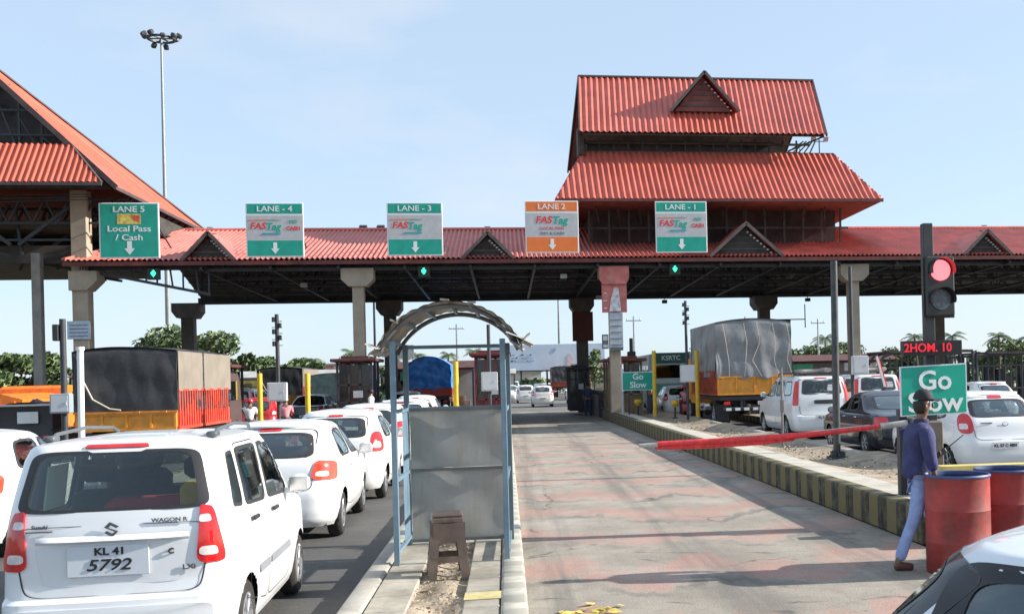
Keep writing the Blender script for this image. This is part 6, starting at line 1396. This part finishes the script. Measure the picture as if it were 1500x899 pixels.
names = ['palm above the blue tarpaulin truck at its left', 'palm above the blue tarpaulin', 'palm between blue tarpaulin and yellow post', 'palm just left of the pole in the shelter', 'bushy palm right of the yellow post in the shelter', 'palm beside the dark toll booth roof', 'short palm over the cream building', 'palm beyond the people carrier roof load', 'palm above the red letter display', 'tall palm near the right cage corner', 'palm over the white hatchback roof', 'palm at the right border of the picture']
for i, (X, Y, h) in enumerate(((-15, 140, 5.3), (-11.2, 140, 5.6), (-8.4, 142, 5.6), (-3.6, 140, 5.9), (-.9, 140, 6.5), (-17.5, 120, 5.6), (-24, 130, 5), (45, 140, 6.9), (58.5, 140, 6.8), (70, 138, 6.6), (66, 145, 7.0), (76, 140, 6.3))):
    palm(X, Y, h, names[i], i, 1.7 if X < 0 else 2.3)
# scrub masses under the skyline
b = MB(); rnd = random.Random(21)
for i in range(9000):
    X = rnd.uniform(-75, 100); Y = rnd.uniform(160, 190); z = rnd.random()**.7*(3.3+.8*math.sin(X*.23)+.5*math.sin(X*.61)); s_ = rnd.uniform(.3, .8)
    if abs(X-2) < 9: z *= .5
    p = Vector((X, Y, z)); a = Vector((rnd.gauss(0, 1), rnd.gauss(0, 1), rnd.gauss(0, 1))).normalized(); e = a.orthogonal().normalized(); g = a.cross(e); b.cur = rnd.choice((0, 1, 2))
    b.add([p+e*s_, p+g*s_*.6, p-e*s_, p-g*s_*.6], [(0, 1, 2, 3)])
o = b.build('treeline', leafs, fix=False); o['kind'] = 'stuff'

# shirt details
dkshirt = M('dark_indigo_cloth', (.028, .028, .10), .85, var=.2)  # darker indigo for the collar
b = MB(); b.lathe([(.07, 1.44), (.078, 1.47), (.068, 1.495), (.062, 1.47)], (.055, 0, 0), 'z', 16); b.build('collar', dkshirt, man, 60)
b = MB(); b.lathe([(.098, .955), (.106, .97), (.1, .985)], (0, 0, 0), 'z', 20); b.v = [(v[0]*1.1, v[1]*1.45, v[2]-.02) for v in b.v]; b.build('belt', M('dark_belt', (.03, .02, .015), .5), man, 60)
b = MB()
for z in (1.36, 1.24, 1.12, 1.02): b.box((.155, 0, z), (.006, .012, .012))
b.build('shirt_buttons', sign_white, man)
# ------------------------------------------------------------------ people and scooters in the lanes beyond
def small_person(X, Y, z0, label, sh_, tr_, sit=False, h=1.0, rz=0):
    if sit: pts = [(0, 0, .78), (.03, 0, .98), (.06, 0, 1.2), (.08, 0, 1.32), (.1, 0, 1.45), (.05, -.18, 1.2), (.22, -.2, 1.02), (.42, -.2, .98), (.05, .18, 1.2), (.22, .2, 1.02), (.42, .2, .98), (.3, -.13, .72), (.22, -.14, .35), (.32, -.14, .3), (.3, .13, .72), (.22, .14, .35), (.32, .14, .3)]
    else: pts = [(0, 0, .95), (0, 0, 1.15), (0, 0, 1.36), (0, 0, 1.48), (.02, 0, 1.63), (0, -.18, 1.38), (.0, -.23, 1.12), (.05, -.22, .88), (0, .18, 1.38), (.0, .23, 1.12), (.05, .22, .88), (0, -.1, .85), (.02, -.11, .48), (.0, -.12, .05), (0, .1, .85), (.02, .11, .48), (-.03, .12, .05)]
    ed = [(0, 1), (1, 2), (2, 3), (3, 4), (2, 5), (5, 6), (6, 7), (2, 8), (8, 9), (9, 10), (0, 11), (11, 12), (12, 13), (0, 14), (14, 15), (15, 16)]
    o = skin('person', pts, ed, [(.09, .12), (.1, .12), (.09, .13), .055, .1, .06, .045, .032, .06, .045, .032, .085, .065, .045, .085, .065, .045], skin_m, None, 1)
    o.location = (X, Y, z0); o.rotation_euler = (0, 0, rz); tag(o, label, 'person')
    t_ = skin('shirt', [pts[i] for i in (0, 1, 2, 3, 5, 6, 8, 9)], [(0, 1), (1, 2), (2, 3), (2, 4), (4, 5), (2, 6), (6, 7)], [(.13, .16), (.13, .16), (.13, .16), .07, .085, .07, .085, .07], sh_, o, 1)
    skin('trousers', [pts[i] for i in (0, 11, 12, 13, 14, 15, 16)], [(0, 1), (1, 2), (2, 3), (0, 4), (4, 5), (5, 6)], [(.12, .14), .1, .08, .06, .1, .08, .06], tr_, o, 1)
    b = MB(); hx, hz = pts[4][0], pts[4][2]; b.lathe([(.001, .14), (.07, .125), (.115, .07), (.125, 0), (.11, -.03)], (hx-.01, 0, hz), 'z', 14); b.build('helmet' if sit else 'hair', M('red_helmet', (.4, .02, .03), .3, coat=.6) if sit == 2 else M('black_hair', (.012, .01, .009), .6), o, 60)
    return o
cl = {k: M(k+'_cloth', c_, .85, var=.2, scale=5) for k, c_ in dict(pink=(.6, .25, .28), white=(.65, .65, .63), navy=(.04, .05, .1), khaki=(.32, .26, .15), green=(.06, .2, .1), maroon=(.25, .03, .04)).items()}
def scooter(X, Y, label, col):
    t = thing('scooter', label, 'scooter', (X, Y, 0), 0, 'scooters waiting in the lanes')
    for y in (.2, 1.35): b = MB(); b.lathe([(.13, -.05), (.22, -.05), (.25, 0), (.22, .05), (.13, .05)], (0, y, .25), 'x', 18, closed=True); b.build('wheel', tyre_m, t, 40)
    b = MB(); b.prism([(-.1, .4), (.1, .72), (.75, .72), (.8, .35), (1.1, .32), (1.25, .9), (1.32, .9), (1.2, .25), (.5, .22), (.2, .3)], -.16, .16, plane='yz'); b.build('body', col, t, 40)
    b = MB(); b.box((0, .42, .77), (.28, .72, .1), bev=.04); b.build('seat', blackp, t)
    b = MB(); b.bar((-.33, 1.2, 1.0), (.33, 1.2, 1.0), .035); b.bar((0, 1.2, 1.0), (0, 1.28, .7), .05); b.build('handlebar', blackp, t)
    b = MB(); b.box((0, -.1, .55), (.14, .05, .09), bev=.01); b.build('tail_light', red_lens, t)
for i, (X, Y, c1, c2, hl) in enumerate(((8.05, 45.6, 'pink', 'navy', 2), (8.9, 46.6, 'white', 'khaki', 1), (-7.9, 38.0, 'pink', 'navy', 1), (-8.8, 36.6, 'white', 'navy', 2))):
    scooter(X, Y, ['scooter with pink shirted rider beside the silver tarpaulin truck', 'scooter with white shirted rider near the green bus', 'scooter with pink shirted rider between the yellow posts at left', 'scooter with white shirted rider left of the grey box pole'][i], (paint_red, paint_w, paint_black, paint_silver)[i])
    small_person(X, Y+.45, 0, ['rider in pink shirt and red helmet beside the silver tarpaulin truck', 'rider in white shirt near the green bus', 'rider in pink shirt between the yellow posts at left', 'rider in white shirt and red helmet left of the grey box pole'][i], cl[c1], cl[c2], hl, rz=R(90))
for X, Y, z0, lab, c1, c2, rz in ((4.1, 52.5, 0, 'person in dark clothes standing by the shaded column', 'navy', 'navy', 1.5), (6.3, 45.2, .3, 'person in khaki beside the small green sign', 'khaki', 'navy', 0), (-5.6, 44, 0, 'person in white shirt beside the dark toll booth', 'white', 'navy', 3), (-8.9, 33.6, 0, 'person in maroon shirt ahead of the red slatted truck', 'maroon', 'khaki', 1), (11.0, 42, .2, 'person in green shirt on the island behind the people carrier', 'green', 'navy', 2)):
    small_person(X, Y, z0, lab, cl[c1], cl[c2], rz=rz)
# more queue beyond the gates
for src, loc, rz, lab in ((C6, (-8.2, 60, 0), 0, 'dark car ahead of the pale covered truck'), (SW, (-10.2, 66, 0), 0, 'white car far beyond the left yellow post'), (C7, (-7.2, 74, 0), 0, 'white people carrier far beyond the left toll gate'), (C7, (.6, 122, 0), R(180), 'white people carrier far below the billboard at left'), (C6, (-1.0, 96, 0), R(180), 'dark car far beyond the canopy at the left road edge'), (C3, (4.9, 128, 0), 0, 'pale car far below the billboard at right'), (C7, (9.6, 62, 0), 0, 'white people carrier beyond the green bus'), (C6, (14.0, 30.2, 0), 0, 'dark car behind the white hatchback at right'), (SW, (17.2, 34.0, 0), 0, 'white car in front of the cage shelter'), (C6, (-12.6, 37.5, 0), 0, 'dark car behind the auto rickshaw')):
    c_ = copy_tree(src, loc, rz, lab); c_['group'] = 'cars waiting and driving beyond the gates'
b_ = copy_tree(bs, (-8.9, 84, 0), 0, 'green and white bus far beyond the cream column at left'); b_['group'] = 'buses beyond the gates'; bs['group'] = 'buses beyond the gates'
# roadside power poles and wires
for i, (X, Y, h) in enumerate(((-4.4, 95, 7.2), (11.5, 92, 7.5), (19, 80, 6.6), (30, 96, 7.2))):
    t = thing('power_pole', ['slim power pole beyond the canopy at left of centre', 'slim power pole beyond the green bus', 'slim power pole beyond the people carrier', 'slim power pole behind the cage shelter'][i], 'power pole', (X, Y, 0), group='power poles along the highway')
    b = MB(); b.cyl((0, 0, 0), (0, 0, h), .11, .07, 8); b.bar((-.7, 0, h-.4), (.7, 0, h-.4), .08); b.build('pole', grey_steel, t)
    b = MB(); [b.cyl((x, 0, h-.36), (x, 0, h-.16), .05, n=6) for x in (-.6, 0, .6)]; b.build('insulators', white, t)

# long sheds, shop boards and hedges filling the far side of the plaza
def shed(X, Y, w_, d_, h, col, roofc, label, boards=()):
    t = thing('roadside_shed', label, 'shed', (X, Y, 0), group='sheds along the far roadside')
    b = MB(); b.ab((-w_/2, -.4, h), (w_/2, d_, h+.12)); b.prism([(-.6, h+.12), (d_, h+.12), (d_*.5, h+.6)], -w_/2-.2, w_/2+.2, plane='yz'); b.build('roof', roofc, t)
    n = max(2, int(w_/2))
    for i in range(n+1): b = MB(); x = -w_/2+w_*i/n; b.ab((x-.06, -.3, 0), (x+.06, -.18, h)); b.build('post', dark_steel, t)
    b = MB(); b.ab((-w_/2, d_-.2, 0), (w_/2, d_, h)); b.build('back_wall', col, t)
    b = MB(); rnd = random.Random(int(X*7)); 
    for i in range(int(w_*1.5)): b.box((rnd.uniform(-w_/2+.3, w_/2-.3), rnd.uniform(0, d_-.5), .45), (rnd.uniform(.3, .8), .4, rnd.uniform(.6, 1.3)))
    b.build('stored_goods', M('mixed_goods', (.2, .17, .14), .8, var=.8, scale=1.2), t)
    for k, (bx, bw, c_) in enumerate(boards):
        b = MB(); b.box((bx, -.45, h-.35), (bw, .06, .55), bev=.01); b.build('signboard', M('shop_board_%s' % c_, dict(blue=(.06, .16, .4), yellow=(.6, .45, .08), white=(.6, .6, .58), red=(.45, .06, .05), green=(.05, .28, .14))[c_], .5, var=.2), t)
dr = M('dark_red_roof', (.1, .035, .03)); tr_ = rf2
shed(-4.6, 66.5, 5.0, 3.5, 2.75, gw, dr, 'dark red roofed shed between the dark booth and the blue tarpaulin', [(-1.4, 1.2, 'green'), (.8, 1.4, 'white')])
shed(-15, 76, 9, 4, 2.5, crm, tr_, 'open shed with pale roof behind the red hatchback at left', [(-3, 1.6, 'yellow'), (2.4, 1.8, 'blue')])
shed(-26, 78, 9, 4, 2.8, gw, dr, 'dark roofed shed behind the auto rickshaw', [(0, 2.4, 'white')])
shed(12.5, 74, 7, 4, 2.9, crm, tr_, 'open shed with signboards behind the silver tarpaulin truck', [(-2, 1.6, 'red'), (1.6, 2, 'white')])
shed(23, 70, 9, 4, 2.7, gw, dr, 'dark roofed shed behind the people carrier roof load', [(-2.6, 1.8, 'green'), (1.6, 2, 'white')])
shed(-2.2, 108, 6, 3, 2.6, gw, tr_, 'far pale shed at left below the long billboard', [(0, 2, 'white')]); shed(9.8, 104, 6, 3, 2.9, crm, dr, 'far shed with red and blue boards right of the dark column', [(-1.4, 1.6, 'red'), (1.3, 1.6, 'blue')])
b = MB(); rnd = random.Random(33)
for i in range(5200):
    s0 = rnd.random(); X, Y = ((-30+s0*24, 80+rnd.uniform(0, 2)) if i % 2 else (14+s0*34, 84+rnd.uniform(0, 2))); z = rnd.random()*1.9; s_ = rnd.uniform(.12, .3)
    p = Vector((X, Y, z)); a = Vector((rnd.gauss(0, 1), rnd.gauss(0, 1), rnd.gauss(0, 1))).normalized(); e = a.orthogonal().normalized(); g = a.cross(e); b.cur = rnd.choice((0, 1, 2)); b.add([p+e*s_, p+g*s_*.6, p-e*s_, p-g*s_*.6], [(0, 1, 2, 3)])
o = b.build('roadside_shrubbery', leafs, fix=False); o['kind'] = 'stuff'
for src, loc, rz, lab in ((C3, (-9.6, 55.5, 0), R(180), 'pale car facing the plaza beyond the left gates'), (C7, (-11.8, 47, 0), 0, 'white people carrier beside the dark booth at far left'), (TL, (-13.0, 62, 0), 0, 'black tarpaulin truck far beyond the left lanes'), (C5, (-5.0, 52, 0), 0, 'white car under the canopy beyond the dark booth'), (C7, (13.2, 52, 0), 0, 'white people carrier under the canopy behind the silver truck'), (TR, (14.2, 58, 0), 0, 'second orange truck with grey cover far behind the people carrier'), (C3, (1.6, 88, 0), 0, 'pale car just ahead of the lone white hatchback at its left'), (C5, (5.6, 84, 0), R(180), 'white car facing the camera beside the shaded column')):
    c_ = copy_tree(src, loc, rz, lab)
    if src not in (TL, TR): c_['group'] = 'cars waiting and driving beyond the gates'
